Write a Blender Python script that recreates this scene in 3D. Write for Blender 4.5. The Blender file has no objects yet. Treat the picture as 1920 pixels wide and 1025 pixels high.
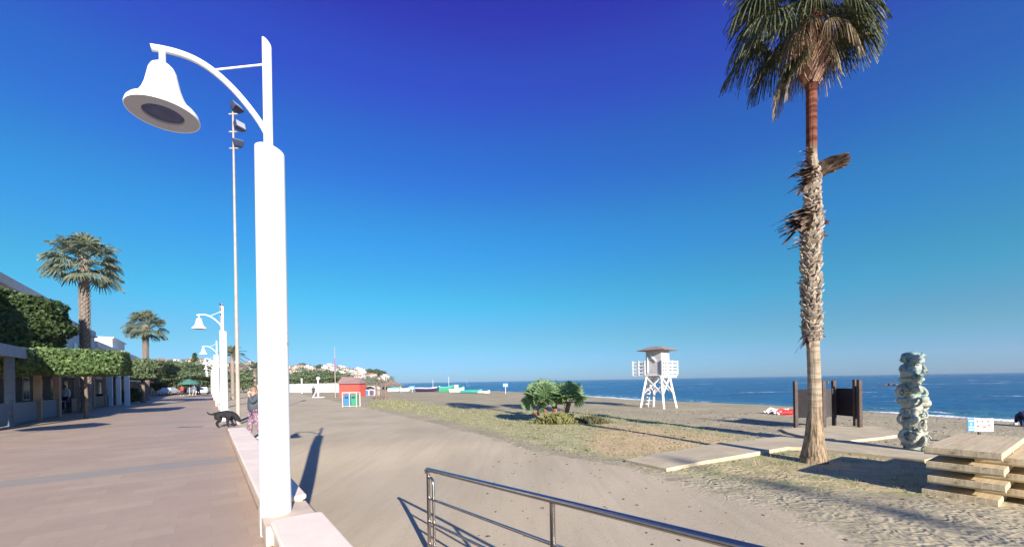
import bpy, bmesh, math, random
import numpy as np
from mathutils import Vector, Matrix
R = math.radians
random.seed(7); rng = np.random.default_rng(7)
scene = bpy.context.scene
COL = scene.collection
EYE = 1.5; F = 750.0; PX, PY = 960.0, 714.3; ROLL = R(1.0)
# ---------------------------------------------------------------- camera
cd = bpy.data.cameras.new('camera'); cam = bpy.data.objects.new('camera', cd); COL.objects.link(cam)
cd.sensor_width = 36; cd.lens = 36*F/1920; cd.shift_y = (PY-512.5)/1920
cd.clip_start = .05; cd.clip_end = 60000
cr, sr = math.cos(ROLL), math.sin(ROLL)
RIGHT = Vector((cr, 0, -sr)); UP = Vector((sr, 0, cr)); FWD = Vector((0, 1, 0)); CAM = Vector((0, 0, EYE))
cam.matrix_world = Matrix(((RIGHT.x, UP.x, -FWD.x, 0), (RIGHT.y, UP.y, -FWD.y, 0), (RIGHT.z, UP.z, -FWD.z, EYE), (0, 0, 0, 1)))
scene.camera = cam
# ---------------------------------------------------------------- light
SUN_EL = R(21.4); shx, shy = -.4, .9165             # shadows run this way on the ground
sl = bpy.data.lights.new('sun', 'SUN'); sl.energy = 5.0; sl.angle = R(.55); sl.color = (1, .93, .82)
so = bpy.data.objects.new('sun', sl); COL.objects.link(so)
sdir = Vector((shx*math.cos(SUN_EL), shy*math.cos(SUN_EL), -math.sin(SUN_EL)))
so.rotation_euler = sdir.to_track_quat('-Z', 'Y').to_euler()
W = bpy.data.worlds.new('World'); scene.world = W; W.use_nodes = True
nt = W.node_tree; nt.nodes.clear()
def wn(t, **k):
    n = nt.nodes.new(t)
    for a, b in k.items(): setattr(n, a, b)
    return n
sky = wn('ShaderNodeTexSky'); sky.sky_type = 'NISHITA'; sky.sun_disc = False
sky.sun_elevation = SUN_EL; sky.sun_rotation = math.atan2(-shx, -shy)
sky.altitude = 0; sky.air_density = 1.0; sky.dust_density = .3; sky.ozone_density = 4.0
tc = wn('ShaderNodeTexCoord'); sx = wn('ShaderNodeSeparateXYZ')
nt.links.new(tc.outputs['Generated'], sx.inputs[0])
rmp = wn('ShaderNodeValToRGB'); rmp.color_ramp.interpolation = 'EASE'
nt.links.new(sx.outputs['Z'], rmp.inputs[0])
SKYT = [(0.0, (.32, .53, .96)), (.03, (.295, .54, .90)), (.1, (.27, .57, .68)), (.2, (.165, .69, .75)), (.33, (.14, .68, .93)), (.48, (.15, .50, 1.06)), (.6, (.23, .32, 1.18)), (.69, (.26, .18, 1.1)), (.88, (.6, .75, 1.1))]
e = rmp.color_ramp.elements
while len(e) < len(SKYT): e.new(.5)
for i, (p, c) in enumerate(SKYT): e[i].position = p; e[i].color = (*c, 1)
mul = wn('ShaderNodeMix', data_type='RGBA', blend_type='MULTIPLY'); mul.inputs[0].default_value = 1
nt.links.new(sky.outputs[0], mul.inputs[6]); nt.links.new(rmp.outputs[0], mul.inputs[7])
bg = wn('ShaderNodeBackground'); bg.inputs[1].default_value = .087
wo = wn('ShaderNodeOutputWorld')
nt.links.new(mul.outputs[2], bg.inputs[0]); nt.links.new(bg.outputs[0], wo.inputs[0])
scene.view_settings.view_transform = 'Standard'; scene.view_settings.look = 'None'
scene.view_settings.gamma = 1; scene.view_settings.exposure = .95
scene.view_settings.use_curve_mapping = False
scene.cycles.max_bounces = 5; scene.cycles.transparent_max_bounces = 8
# ---------------------------------------------------------------- frame along the promenade, terrain
TH = R(37.16); U = np.array((-math.sin(TH), math.cos(TH))); V = np.array((math.cos(TH), math.sin(TH)))
def ab(a, b, z=0.): return Vector((U[0]*a+V[0]*b, U[1]*a+V[1]*b, z))
SHORE = [(34, -300), (31.5, -20), (30.6, 24), (29.2, 32), (26, 39), (20.5, 48), (14.5, 72), (4, 98), (-14, 120), (-34, 140),
         (-62, 200), (-100, 330), (-150, 520), (-205, 740), (-235, 900), (-330, 980), (-600, 1500), (-1500, 5000), (-3000, 9000)]
SH = np.array(SHORE, float)
def shore_sd(x, y):                                    # > 0 towards the sea
    x = np.asarray(x, float); y = np.asarray(y, float)
    best = np.full(x.shape, 1e18); sg = np.zeros(x.shape)
    for i in range(len(SH)-1):
        p, q = SH[i], SH[i+1]; d = q-p; L = d@d
        t = np.clip(((x-p[0])*d[0]+(y-p[1])*d[1])/L, 0, 1)
        ex = x-(p[0]+t*d[0]); ey = y-(p[1]+t*d[1]); dd = ex*ex+ey*ey
        s = d[1]*ex-d[0]*ey
        m = dd < best-1e-9; best = np.where(m, dd, best); sg = np.where(m, np.sign(s), sg)
    return np.sqrt(best)*sg
def sst(x, a, b):
    t = np.clip((x-a)/(b-a), 0, 1); return t*t*(3-2*t)
SEA = -1.6
def ground(x, y):
    x = np.asarray(x, float); y = np.asarray(y, float)
    d = -shore_sd(x, y)
    land = -1.6+.85*sst(d, 0, 9)+.25*sst(d, 7, 24)
    wet = np.maximum(-1.6+.07*d, -6)
    z = np.where(d > 0, land, wet)
    a = x*U[0]+y*U[1]; b = x*V[0]+y*V[1]
    z = z+.25*sst(a, 9, 13)*(1-sst(b, 2.5, 9))*(d > 0)
    z = z+.02*np.sin(x*.9+1.3*np.sin(y*.5))*np.sin(y*.7+.8)*sst(d, 2, 8)
    return z
def gz(x, y): return float(ground(np.array([x]), np.array([y]))[0])
def ray(px, py):
    return FWD+RIGHT*((px-PX)/F)+UP*((PY-py)/F)
def at(px, py, z=None):                                # point where a pixel's ray meets the ground (or height z)
    d = ray(px, py)
    if z is not None:
        t = (z-EYE)/d.z; return CAM+d*t
    z = -.5
    for _ in range(12):
        t = (z-EYE)/d.z; p = CAM+d*t; z = .5*z+.5*gz(p.x, p.y)
    p.z = gz(p.x, p.y); return p
def atd(px, Y, py=714.):                               # point on a pixel's ray at depth Y
    d = ray(px, py); return CAM+d*(Y/d.y)
def proj(x, y, z):
    dx, dy, dz = x, y, z-EYE
    r = dx*RIGHT.x+dz*RIGHT.z; u = dx*UP.x+dz*UP.z
    return PX+F*r/dy, PY-F*u/dy
# ---------------------------------------------------------------- materials
def lin(c):
    return tuple((v/255/12.92 if v/255 <= .04045 else ((v/255+.055)/1.055)**2.4) for v in c)
class Mt:
    def __init__(s, name, rough=.7, spec=.3, metal=0.):
        s.m = bpy.data.materials.new(name); s.m.use_nodes = True; s.t = s.m.node_tree
        s.b = s.t.nodes['Principled BSDF']; s.b.inputs['Roughness'].default_value = rough
        s.b.inputs['Specular IOR Level'].default_value = spec; s.b.inputs['Metallic'].default_value = metal
        s.tc = None
    def n(s, t, **k):
        n = s.t.nodes.new(t)
        for a, b in k.items():
            if a in ('_', ): continue
            setattr(n, a, b)
        return n
    def l(s, a, b): s.t.links.new(a, b)
    def co(s, world=False, scale=(1, 1, 1), rot=0):
        if world: o = s.n('ShaderNodeNewGeometry').outputs['Position']
        else: o = s.n('ShaderNodeTexCoord').outputs['Object']
        m = s.n('ShaderNodeMapping'); m.inputs['Scale'].default_value = scale; m.inputs['Rotation'].default_value = (0, 0, rot)
        s.l(o, m.inputs[0]); return m.outputs[0]
    def noise(s, co, scale, detail=4, rough=.6):
        n = s.n('ShaderNodeTexNoise'); n.inputs['Scale'].default_value = scale; n.inputs['Detail'].default_value = detail
        n.inputs['Roughness'].default_value = rough; s.l(co, n.inputs['Vector']); return n.outputs[0]
    def ramp(s, v, pts):
        n = s.n('ShaderNodeValToRGB'); e = n.color_ramp.elements
        while len(e) < len(pts): e.new(.5)
        for i, (p, c) in enumerate(pts):
            e[i].position = p; e[i].color = (*c, 1) if not isinstance(c, (int, float)) else (c, c, c, 1)
        s.l(v, n.inputs[0]); return n.outputs[0]
    def mix(s, f, a, b, bt='MIX'):
        n = s.n('ShaderNodeMix', data_type='RGBA', blend_type=bt)
        for v, i in ((f, 0), (a, 6), (b, 7)):
            if isinstance(v, (int, float)): n.inputs[i].default_value = v
            elif isinstance(v, tuple): n.inputs[i].default_value = (*v, 1)
            else: s.l(v, n.inputs[i])
        return n.outputs[2]
    def math(s, op, a, b=0., clamp=False):
        n = s.n('ShaderNodeMath', operation=op); n.use_clamp = clamp
        for v, i in ((a, 0), (b, 1)):
            if isinstance(v, (int, float)): n.inputs[i].default_value = v
            else: s.l(v, n.inputs[i])
        return n.outputs[0]
    def attr(s, name):
        return s.n('ShaderNodeAttribute', attribute_name=name).outputs['Fac']
    def color(s, c):
        if isinstance(c, tuple): s.b.inputs['Base Color'].default_value = (*c, 1)
        else: s.l(c, s.b.inputs['Base Color'])
    def bump(s, h, st=.3, dist=.02):
        n = s.n('ShaderNodeBump'); n.inputs['Strength'].default_value = st; n.inputs['Distance'].default_value = dist
        s.l(h, n.inputs['Height']); s.l(n.outputs[0], s.b.inputs['Normal'])
MC = {}
def mat(name, c, rough=.7, var=.25, scale=6., bump=.15, spec=.3, metal=0., c2=None, bd=.01, trans=0.):
    """painted / natural surface: two-scale noise variation of the base colour, fine bump"""
    if name in MC: return MC[name]
    m = Mt(name, rough, spec, metal); co = m.co()
    n1 = m.noise(co, scale, 5, .65); d = tuple(v*(1-var) for v in c) if c2 is None else c2
    m.color(m.ramp(n1, [(.36, d), (.64, c)]))
    if bump: m.bump(m.noise(co, scale*6, 4, .6), bump, bd)
    if trans:
        m.b.inputs['Transmission Weight'].default_value = 0
        tb = m.n('ShaderNodeBsdfTranslucent'); m.l(m.ramp(n1, [(.36, d), (.64, tuple(min(1, v*1.4) for v in c))]), tb.inputs[0])
        ms = m.n('ShaderNodeMixShader'); ms.inputs[0].default_value = trans
        out = [n for n in m.t.nodes if n.type == 'OUTPUT_MATERIAL'][0]
        m.l(m.b.outputs[0], ms.inputs[1]); m.l(tb.outputs[0], ms.inputs[2]); m.l(ms.outputs[0], out.inputs[0])
    MC[name] = m.m; return m.m
# ---------------------------------------------------------------- mesh helpers
class MB:
    def __init__(s): s.v = []; s.f = []; s.mi = []; s.cur = 0
    def add(s, vs, fs):
        k = len(s.v); s.v += [tuple(p) for p in vs]; s.f += [tuple(i+k for i in f) for f in fs]; s.mi += [s.cur]*len(fs)
    def box(s, x0, x1, y0, y1, z0, z1, M=None):
        vs = [Vector(p) for p in ((x0, y0, z0), (x1, y0, z0), (x1, y1, z0), (x0, y1, z0), (x0, y0, z1), (x1, y0, z1), (x1, y1, z1), (x0, y1, z1))]
        if M is not None: vs = [M @ p for p in vs]
        s.add(vs, [(0, 3, 2, 1), (4, 5, 6, 7), (0, 1, 5, 4), (1, 2, 6, 5), (2, 3, 7, 6), (3, 0, 4, 7)])
    def bar(s, p, q, w, h, up=(0, 0, 1)):
        p = Vector(p); q = Vector(q); d = (q-p).normalized(); u = Vector(up)
        sd = d.cross(u)
        if sd.length < 1e-4: sd = d.cross(Vector((1, 0, 0)))
        sd.normalize(); u = sd.cross(d)
        vs = [c+sd*(w/2*i)+u*(h/2*j) for c in (p, q) for i, j in ((-1, -1), (1, -1), (1, 1), (-1, 1))]
        s.add(vs, [(0, 1, 2, 3), (7, 6, 5, 4), (0, 4, 5, 1), (1, 5, 6, 2), (2, 6, 7, 3), (3, 7, 4, 0)])
    def tube(s, pts, rad, n=12, cap=True):
        pts = [Vector(p) for p in pts]; k = len(pts)
        rad = [rad]*k if isinstance(rad, (int, float)) else rad
        ref = None; rings = []
        for i, p in enumerate(pts):
            d = (pts[min(i+1, k-1)]-pts[max(i-1, 0)]).normalized()
            if ref is None: ref = Vector((1, 0, 0)) if abs(d.x) < .8 else Vector((0, 1, 0))
            a = (ref-d*ref.dot(d)).normalized(); ref = a; b = d.cross(a)
            rings.append([p+(a*math.cos(2*math.pi*j/n)+b*math.sin(2*math.pi*j/n))*rad[i] for j in range(n)])
        s.rings(rings, cap)
    def rings(s, rings, cap=True, closed=True):
        n = len(rings[0]); vs = [p for r in rings for p in r]; fs = []
        for i in range(len(rings)-1):
            for j in range(n if closed else n-1):
                a = i*n+j; b = i*n+(j+1) % n; fs.append((a, b, b+n, a+n))
        if cap: fs.append(tuple(range(n))[::-1]); fs.append(tuple(range((len(rings)-1)*n, len(rings)*n)))
        s.add(vs, fs)
    def lathe(s, prof, n=24, c=(0, 0, 0), cap=True, sx=1, sy=1):
        s.rings([[Vector((c[0]+r*sx*math.cos(2*math.pi*j/n), c[1]+r*sy*math.sin(2*math.pi*j/n), c[2]+z)) for j in range(n)] for r, z in prof], cap)
    def ellip(s, c, r, n=12, m=8, M=None):
        rg = []
        for i in range(1, m):
            t = math.pi*i/m
            rg.append([Vector((c[0]+r[0]*math.sin(t)*math.cos(2*math.pi*j/n), c[1]+r[1]*math.sin(t)*math.sin(2*math.pi*j/n), c[2]-r[2]*math.cos(t))) for j in range(n)])
        if M is not None: rg = [[M @ p for p in q] for q in rg]
        s.rings(rg)
    def torus(s, c, R_, r, M=None, n=20, m=8):
        rg = []
        for i in range(n+1):
            t = 2*math.pi*i/n
            q = [Vector(((R_+r*math.cos(2*math.pi*j/m))*math.cos(t), (R_+r*math.cos(2*math.pi*j/m))*math.sin(t), r*math.sin(2*math.pi*j/m))) for j in range(m)]
            if M is not None: q = [M @ p for p in q]
            rg.append([p+Vector(c) for p in q])
        s.rings(rg, False)
    def build(s, name, m=None, parent=None, smooth=False, bevel=0, angle=40, loc=None):
        me = bpy.data.meshes.new(name); me.from_pydata(s.v, [], s.f); me.update()
        ms = m if isinstance(m, (list, tuple)) else [m]
        for x in ms:
            if x: me.materials.append(x)
        if len(ms) > 1: me.polygons.foreach_set('material_index', s.mi)
        bm = bmesh.new(); bm.from_mesh(me)
        if len(s.f) < 6000: bmesh.ops.recalc_face_normals(bm, faces=bm.faces)
        if smooth:
            for f in bm.faces: f.smooth = True
            for ed in bm.edges:
                if len(ed.link_faces) == 2 and ed.calc_face_angle(0) > R(angle): ed.smooth = False
        bm.to_mesh(me); bm.free()
        o = bpy.data.objects.new(name, me); COL.objects.link(o)
        if parent: o.parent = parent
        if loc is not None: o.location = loc
        if bevel:
            b = o.modifiers.new('bevel', 'BEVEL'); b.width = bevel; b.segments = 2; b.limit_method = 'ANGLE'; b.angle_limit = R(35)
        return o
def fastmesh(name, verts, faces, m, parent=None, smooth=False):
    """big numpy mesh: verts (N,3), faces (M,k)"""
    me = bpy.data.meshes.new(name); k = faces.shape[1]
    me.vertices.add(len(verts)); me.vertices.foreach_set('co', np.asarray(verts, np.float32).ravel())
    me.loops.add(faces.size); me.loops.foreach_set('vertex_index', faces.astype(np.int32).ravel())
    me.polygons.add(len(faces)); me.polygons.foreach_set('loop_start', np.arange(0, faces.size, k, dtype=np.int32))
    me.polygons.foreach_set('loop_total', np.full(len(faces), k, np.int32))
    if smooth: me.polygons.foreach_set('use_smooth', np.ones(len(faces), bool))
    me.update(calc_edges=True); me.validate()
    me.materials.append(m)
    o = bpy.data.objects.new(name, me); COL.objects.link(o)
    if parent: o.parent = parent
    return o
def tag(o, label, cat, group=None, kind=None):
    if label: o['label'] = label
    if cat: o['category'] = cat
    if group: o['group'] = group
    if kind: o['kind'] = kind
    return o
def thing(name, label, cat, loc=(0, 0, 0), rz=0., group=None):
    o = bpy.data.objects.new(name, None); COL.objects.link(o); o.location = loc; o.rotation_euler = (0, 0, rz)
    o.empty_display_size = .2
    return tag(o, label, cat, group)
def struct(o): o['kind'] = 'structure'; return o
def copy_tree(o, parent=None):
    c = o.copy(); COL.objects.link(c); c.parent = parent
    for ch in list(o.children): copy_tree(ch, c)
    return c
def dup(o, loc, rz=None, label=None, scale=None, group=None):
    c = copy_tree(o); c.location = loc
    if rz is not None: c.rotation_euler = (0, 0, rz)
    if scale: c.scale = (scale,)*3 if not isinstance(scale, tuple) else scale
    if label: c['label'] = label
    if group: c['group'] = group
    return c
def leaves(P, N, size, aspect=.5):
    """leaf quads at points P (n,3) roughly facing N"""
    n = len(P); q = rng.normal(size=(n, 3)); a = np.cross(q, N+.9*rng.normal(size=(n, 3))); a /= np.linalg.norm(a, axis=1)[:, None]+1e-9
    b = np.cross(a, N+.7*rng.normal(size=(n, 3))); b /= np.linalg.norm(b, axis=1)[:, None]+1e-9
    s = size*(.6+.8*rng.random(n))[:, None]
    v = np.stack([P-a*s, P+b*s*aspect, P+a*s, P-b*s*aspect], 1).reshape(-1, 3)
    return v, np.arange(4*n).reshape(n, 4)
exec_marks = []
# ================================================================ GROUND
def poly_world(pp): return np.array([[*at(x, y).xy] for x, y in pp])
def poly_sd(x, y, P):                                  # > 0 inside, metres
    best = np.full(x.shape, 1e18); ins = np.zeros(x.shape, bool); n = len(P)
    for i in range(n):
        p, q = P[i], P[(i+1) % n]; d = q-p; t = np.clip(((x-p[0])*d[0]+(y-p[1])*d[1])/(d@d), 0, 1)
        best = np.minimum(best, (x-p[0]-t*d[0])**2+(y-p[1]-t*d[1])**2)
        c = ((p[1] > y) != (q[1] > y)) & (x < d[0]*(y-p[1])/(d[1] if abs(d[1]) > 1e-9 else 1e-9)+p[0])
        ins ^= c
    return np.sqrt(best)*np.where(ins, 1, -1)
G1 = poly_world([(700, 741), (800, 757), (880, 767), (960, 771), (1100, 771), (1250, 789), (1450, 826), (1375, 836), (1172, 864), (1080, 850), (1000, 832), (900, 804), (800, 779), (690, 763)])
G2 = poly_world([(1180, 868), (1250, 880), (1311, 869), (1433, 848), (1500, 841), (1600, 838), (1760, 868), (1760, 935), (1600, 925), (1480, 917), (1350, 898), (1230, 885)])
ST = poly_world([(1120, 790), (1250, 800), (1440, 828), (1370, 838), (1172, 862), (1080, 838)])
RD = poly_world([(430, 737), (560, 737), (700, 766), (900, 812), (1000, 842), (1172, 872), (1300, 905), (1480, 950), (1700, 1040), (2300, 1500), (1400, 2500), (500, 2500), (300, 1500)])
def masks(x, y):
    return (sst(poly_sd(x, y, G1), -.8, .8), sst(poly_sd(x, y, G2), -.35, .5), sst(poly_sd(x, y, ST), -.8, 1.), sst(poly_sd(x, y, RD), -.6, .9))
def polar(r0, r1, nr, fine):
    r = np.concatenate([[0.], np.geomspace(r0, r1, nr)])
    th = np.concatenate([np.linspace(-60, 62, fine), np.linspace(66, 296, 60)]); th = np.radians(th)
    X = r[:, None]*np.sin(th)[None]; Y = r[:, None]*np.cos(th)[None]
    n = len(th); i = np.arange(len(r)-1)[:, None]*n; j = np.arange(n)[None]; k = (j+1) % n
    f = np.stack([i+j, i+k, i+n+k, i+n+j], -1).reshape(-1, 4)
    return X.ravel(), Y.ravel(), f[:, ::-1]
gx, gy, gf = polar(.6, 1400, 330, 420)
z = ground(gx, gy)
a_ = gx*U[0]+gy*U[1]; b_ = gx*V[0]+gy*V[1]
inl = sst(-b_, .2, 1.2)                                 # under the promenade the earth rises to just below the paving
z = z*(1-inl)+np.where(np.hypot(gx, gy) > 0, -.03, -.03)*inl
z += .8*sst(-b_, 30, 200)*inl+4*sst(a_, 140, 400)*sst(-shore_sd(gx, gy), 20, 120)
g1, g2, stw, rd = masks(gx, gy)
gnd = Mt('beach_sand', .95, .12)
co = gnd.co(world=True)
big = gnd.noise(co, .35, 5, .6); mid = gnd.noise(co, 2.2, 6, .65); fin = gnd.noise(co, 26, 4, .7); grit = gnd.noise(co, 120, 2, .6)
sand = gnd.mix(gnd.ramp(big, [(.35, 0), (.65, 1)]), (0.364, 0.308, 0.203), (0.480, 0.413, 0.275))
sand = gnd.mix(gnd.math('MULTIPLY', gnd.ramp(mid, [(.34, 1), (.5, 0)]), .40), sand, (.20, .165, .12))
sand = gnd.mix(gnd.math('MULTIPLY', gnd.ramp(fin, [(.3, 1), (.5, 0)]), .6), sand, (0.182, 0.150, 0.105))
track = gnd.co(world=True, scale=(.5, .5, .5), rot=0)
mp = gnd.n('ShaderNodeMapping'); gnd.l(gnd.n('ShaderNodeNewGeometry').outputs['Position'], mp.inputs[0])
mp.inputs['Rotation'].default_value = (0, 0, -TH); mp.inputs['Scale'].default_value = (.55, .16, 1)
mp2 = gnd.n('ShaderNodeMapping'); gnd.l(gnd.n('ShaderNodeNewGeometry').outputs['Position'], mp2.inputs[0]); mp2.inputs['Rotation'].default_value = (0, 0, -TH+.12); mp2.inputs['Scale'].default_value = (2.6, .12, 1)
streak = gnd.noise(mp.outputs[0], 1.6, 5, .6)
road = gnd.mix(gnd.ramp(streak, [(.22, 0), (.78, 1)]), (.43, .352, .240), (.57, .475, .338))
road = gnd.mix(gnd.math('MULTIPLY', gnd.ramp(fin, [(.32, 1), (.45, 0)]), .30), road, (.24, .19, .14))
trk = gnd.noise(mp2.outputs[0], 2.2, 4, .55)
road = gnd.mix(gnd.math('MULTIPLY', gnd.ramp(trk, [(.50, 0), (.60, 1)]), .10), road, (.27, .215, .155))
road = gnd.mix(gnd.math('MULTIPLY', gnd.ramp(grit, [(.66, 0), (.74, 1)]), .5), road, (.6, .55, .47))
rmask = gnd.math('ADD', gnd.attr('road'), gnd.math('MULTIPLY', gnd.math('SUBTRACT', mid, .5), 1.1), )
base = gnd.mix(gnd.ramp(rmask, [(.38, 0), (.62, 1)]), sand, road)
grs = gnd.mix(gnd.ramp(mid, [(.38, 0), (.62, 1)]), (.32, .34, .14), (.52, .46, .25))
gm = gnd.math('ADD', gnd.attr('grass'), gnd.math('MULTIPLY', gnd.math('SUBTRACT', gnd.noise(co, 3.5, 6, .75), .5), 1.9))
base = gnd.mix(gnd.math('MULTIPLY', gnd.ramp(gm, [(.42, 0), (.8, 1)]), .72), base, grs)
sm = gnd.math('ADD', gnd.attr('straw'), gnd.math('MULTIPLY', gnd.math('SUBTRACT', mid, .5), 1.1))
base = gnd.mix(gnd.math('MULTIPLY', gnd.ramp(sm, [(.4, 0), (.8, 1)]), .75), base, (.60, .42, .24))
base = gnd.mix(gnd.math('MULTIPLY', gnd.attr('wet'), .75), base, (.10, .082, .065))
gnd.color(base)
vor = gnd.n('ShaderNodeTexVoronoi'); vor.feature = 'SMOOTH_F1'; vor.inputs['Scale'].default_value = 7; vor.inputs['Smoothness'].default_value = .6; vor.inputs['Randomness'].default_value = 1
wv_ = gnd.n('ShaderNodeVectorMath', operation='ADD'); nn = gnd.n('ShaderNodeTexNoise'); nn.inputs['Scale'].default_value = 2.3; gnd.l(co, nn.inputs['Vector'])
gnd.l(co, wv_.inputs[0]); gnd.l(nn.outputs['Color'], wv_.inputs[1]); gnd.l(wv_.outputs[0], vor.inputs['Vector'])
rough_ = gnd.math('MULTIPLY', gnd.math('SUBTRACT', 1.05, gnd.attr('road')), gnd.math('ADD', .35, gnd.math('MULTIPLY', gnd.ramp(big, [(.4, 0), (.6, 1)]), .65)))
hb = gnd.math('ADD', gnd.math('MULTIPLY', gnd.math('ADD', gnd.math('MULTIPLY', vor.outputs['Distance'], 1.1), gnd.math('MULTIPLY', gnd.noise(co, 3.1, 3, .5), .8)), rough_), gnd.math('MULTIPLY', fin, .16))
gnd.bump(hb, .42, .07)
og = fastmesh('beach_ground', np.stack([gx, gy, z], 1), gf, gnd.m, smooth=True)
def setattr_(o, n, v):
    a = o.data.attributes.new(n, 'FLOAT', 'POINT'); a.data.foreach_set('value', np.asarray(v, np.float32))
sdv = -shore_sd(gx, gy)
for n, v in (('grass', np.maximum(g1, g2)), ('straw', np.maximum(stw, .55*g2)), ('road', rd), ('wet', 1-sst(sdv, 1.6, 3.6))): setattr_(og, n, v)
struct(og)
# ---- sea
sx_, sy_, sf = polar(3, 30000, 260, 420)
sea = Mt('sea_water', .30, .5); co = sea.co(world=True, scale=(.55, 1, 1), rot=.35)
sd = shore_sd(sx_, sy_)
w1 = sea.noise(co, .32, 5, .62); w2 = sea.noise(co, 1.7, 5, .62); w3 = sea.noise(co, .035, 3, .55)
deep = sea.mix(sea.ramp(w3, [(.35, 0), (.65, 1)]), (.001, .042, .150), (.002, .072, .205))
deep = sea.mix(sea.ramp(w1, [(.40, 0), (.62, 1)]), deep, (.004, .095, .235))
deep = sea.mix(sea.attr('shallow'), deep, (.05, .17, .215))
caps = sea.noise(sea.co(world=True, scale=(.10, .45, 1), rot=.45), .32, 6, .7)
cm = sea.math('MULTIPLY', sea.ramp(caps, [(.615, 0), (.65, 1)]), sea.ramp(w2, [(.44, 0), (.52, 1)]))
foam = sea.math('ADD', sea.attr('foam'), sea.math('MULTIPLY', sea.math('SUBTRACT', sea.noise(sea.co(world=True), .8, 7, .78), .5), 1.9))
fmask = sea.math('MAXIMUM', cm, sea.math('MULTIPLY', sea.ramp(foam, [(.50, 0), (.62, 1)]), sea.ramp(sea.attr('foam'), [(.02, 0), (.2, 1)])))
sea.color(sea.mix(fmask, deep, (.85, .88, .9)))
sea.l(sea.math('ADD', .22, sea.math('MULTIPLY', fmask, .6)), sea.b.inputs['Roughness'])
sea.b.inputs['Specular IOR Level'].default_value = .16
sea.bump(sea.math('ADD', sea.math('MULTIPLY', w1, 1.6), sea.math('MULTIPLY', w2, .5)), 1., .9)
sz = SEA+.05*np.sin(sd*1.1+.8*np.sin(sy_*.16))*sst(sd, 1, 6)*(1-sst(np.hypot(sx_, sy_), 120, 260))
osea = fastmesh('sea', np.stack([sx_, sy_, sz], 1), sf, sea.m, smooth=True); struct(osea)
setattr_(osea, 'shallow', (1-sst(sd, 1, 16))*.75)
setattr_(osea, 'foam', np.maximum(.98*(1-sst(np.abs(sd-.9), .9, 2.4)), .46*np.exp(-((sd-5.5)/1.5)**2)))
# ---- promenade
def slab(name, quadab, z0, z1, m):
    b = MB(); p = [ab(a, c, z0) for a, c in quadab]; q = [ab(a, c, z1) for a, c in quadab]; k = len(p)
    b.add(p+q, [tuple(range(k)), tuple(range(2*k-1, k-1, -1))]+[(i, (i+1) % k, (i+1) % k+k, i+k) for i in range(k)])
    return b.build(name, m)
pv = Mt('promenade_paving', .62, .3)
geo = pv.n('ShaderNodeNewGeometry').outputs['Position']; mp = pv.n('ShaderNodeMapping'); mp.vector_type = 'POINT'
mp.inputs['Rotation'].default_value = (0, 0, -TH); pv.l(geo, mp.inputs[0]); pc = mp.outputs[0]
br = pv.n('ShaderNodeTexBrick'); pv.l(pc, br.inputs[0]); br.inputs['Scale'].default_value = 1
br.inputs['Brick Width'].default_value = .6; br.inputs['Row Height'].default_value = .3; br.inputs['Mortar Size'].default_value = .004
br.inputs['Color1'].default_value = (0.433, 0.313, 0.228, 1); br.inputs['Color2'].default_value = (0.491, 0.373, 0.265, 1); br.inputs['Mortar'].default_value = (0.40, 0.285, 0.195, 1)
br.inputs['Bias'].default_value = -.1
n1 = pv.noise(pc, .55, 5, .65); n2 = pv.noise(pc, 9, 4, .6)
c = pv.mix(pv.math('MULTIPLY', pv.ramp(n1, [(.34, 1), (.62, 0)]), .55), br.outputs['Color'], (.35, .26, .195))
c = pv.mix(pv.math('MULTIPLY', pv.ramp(n2, [(.3, 1), (.5, 0)]), .22), c, (.33, .24, .175))
sp = pv.n('ShaderNodeSeparateXYZ'); pv.l(pc, sp.inputs[0])
wob = pv.math('ADD', sp.outputs['Y'], pv.math('MULTIPLY', n1, .1))
fr = pv.math('FRACT', pv.math('DIVIDE', pv.math('SUBTRACT', wob, 9.75), 12.0))
band = pv.math('LESS_THAN', fr, .06)
c = pv.mix(pv.math('MULTIPLY', band, .55), c, (.27, .27, .24))
pv.color(c); pv.bump(pv.math('ADD', pv.math('MULTIPLY', br.outputs['Fac'], -.25), pv.math('MULTIPLY', n2, .5)), .3, .008)
struct(slab('promenade', [(-30, -40), (-30, .45), (86, .45), (86, -40)], -.55, 0, pv.m))
kerb = mat('beige_kerb_stone', (.50, .37, .27), .8, .25, 3)
struct(slab('promenade_kerb', [(-30, .455), (-30, .86), (86, .86), (86, .455)], -.55, .012, kerb))
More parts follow.
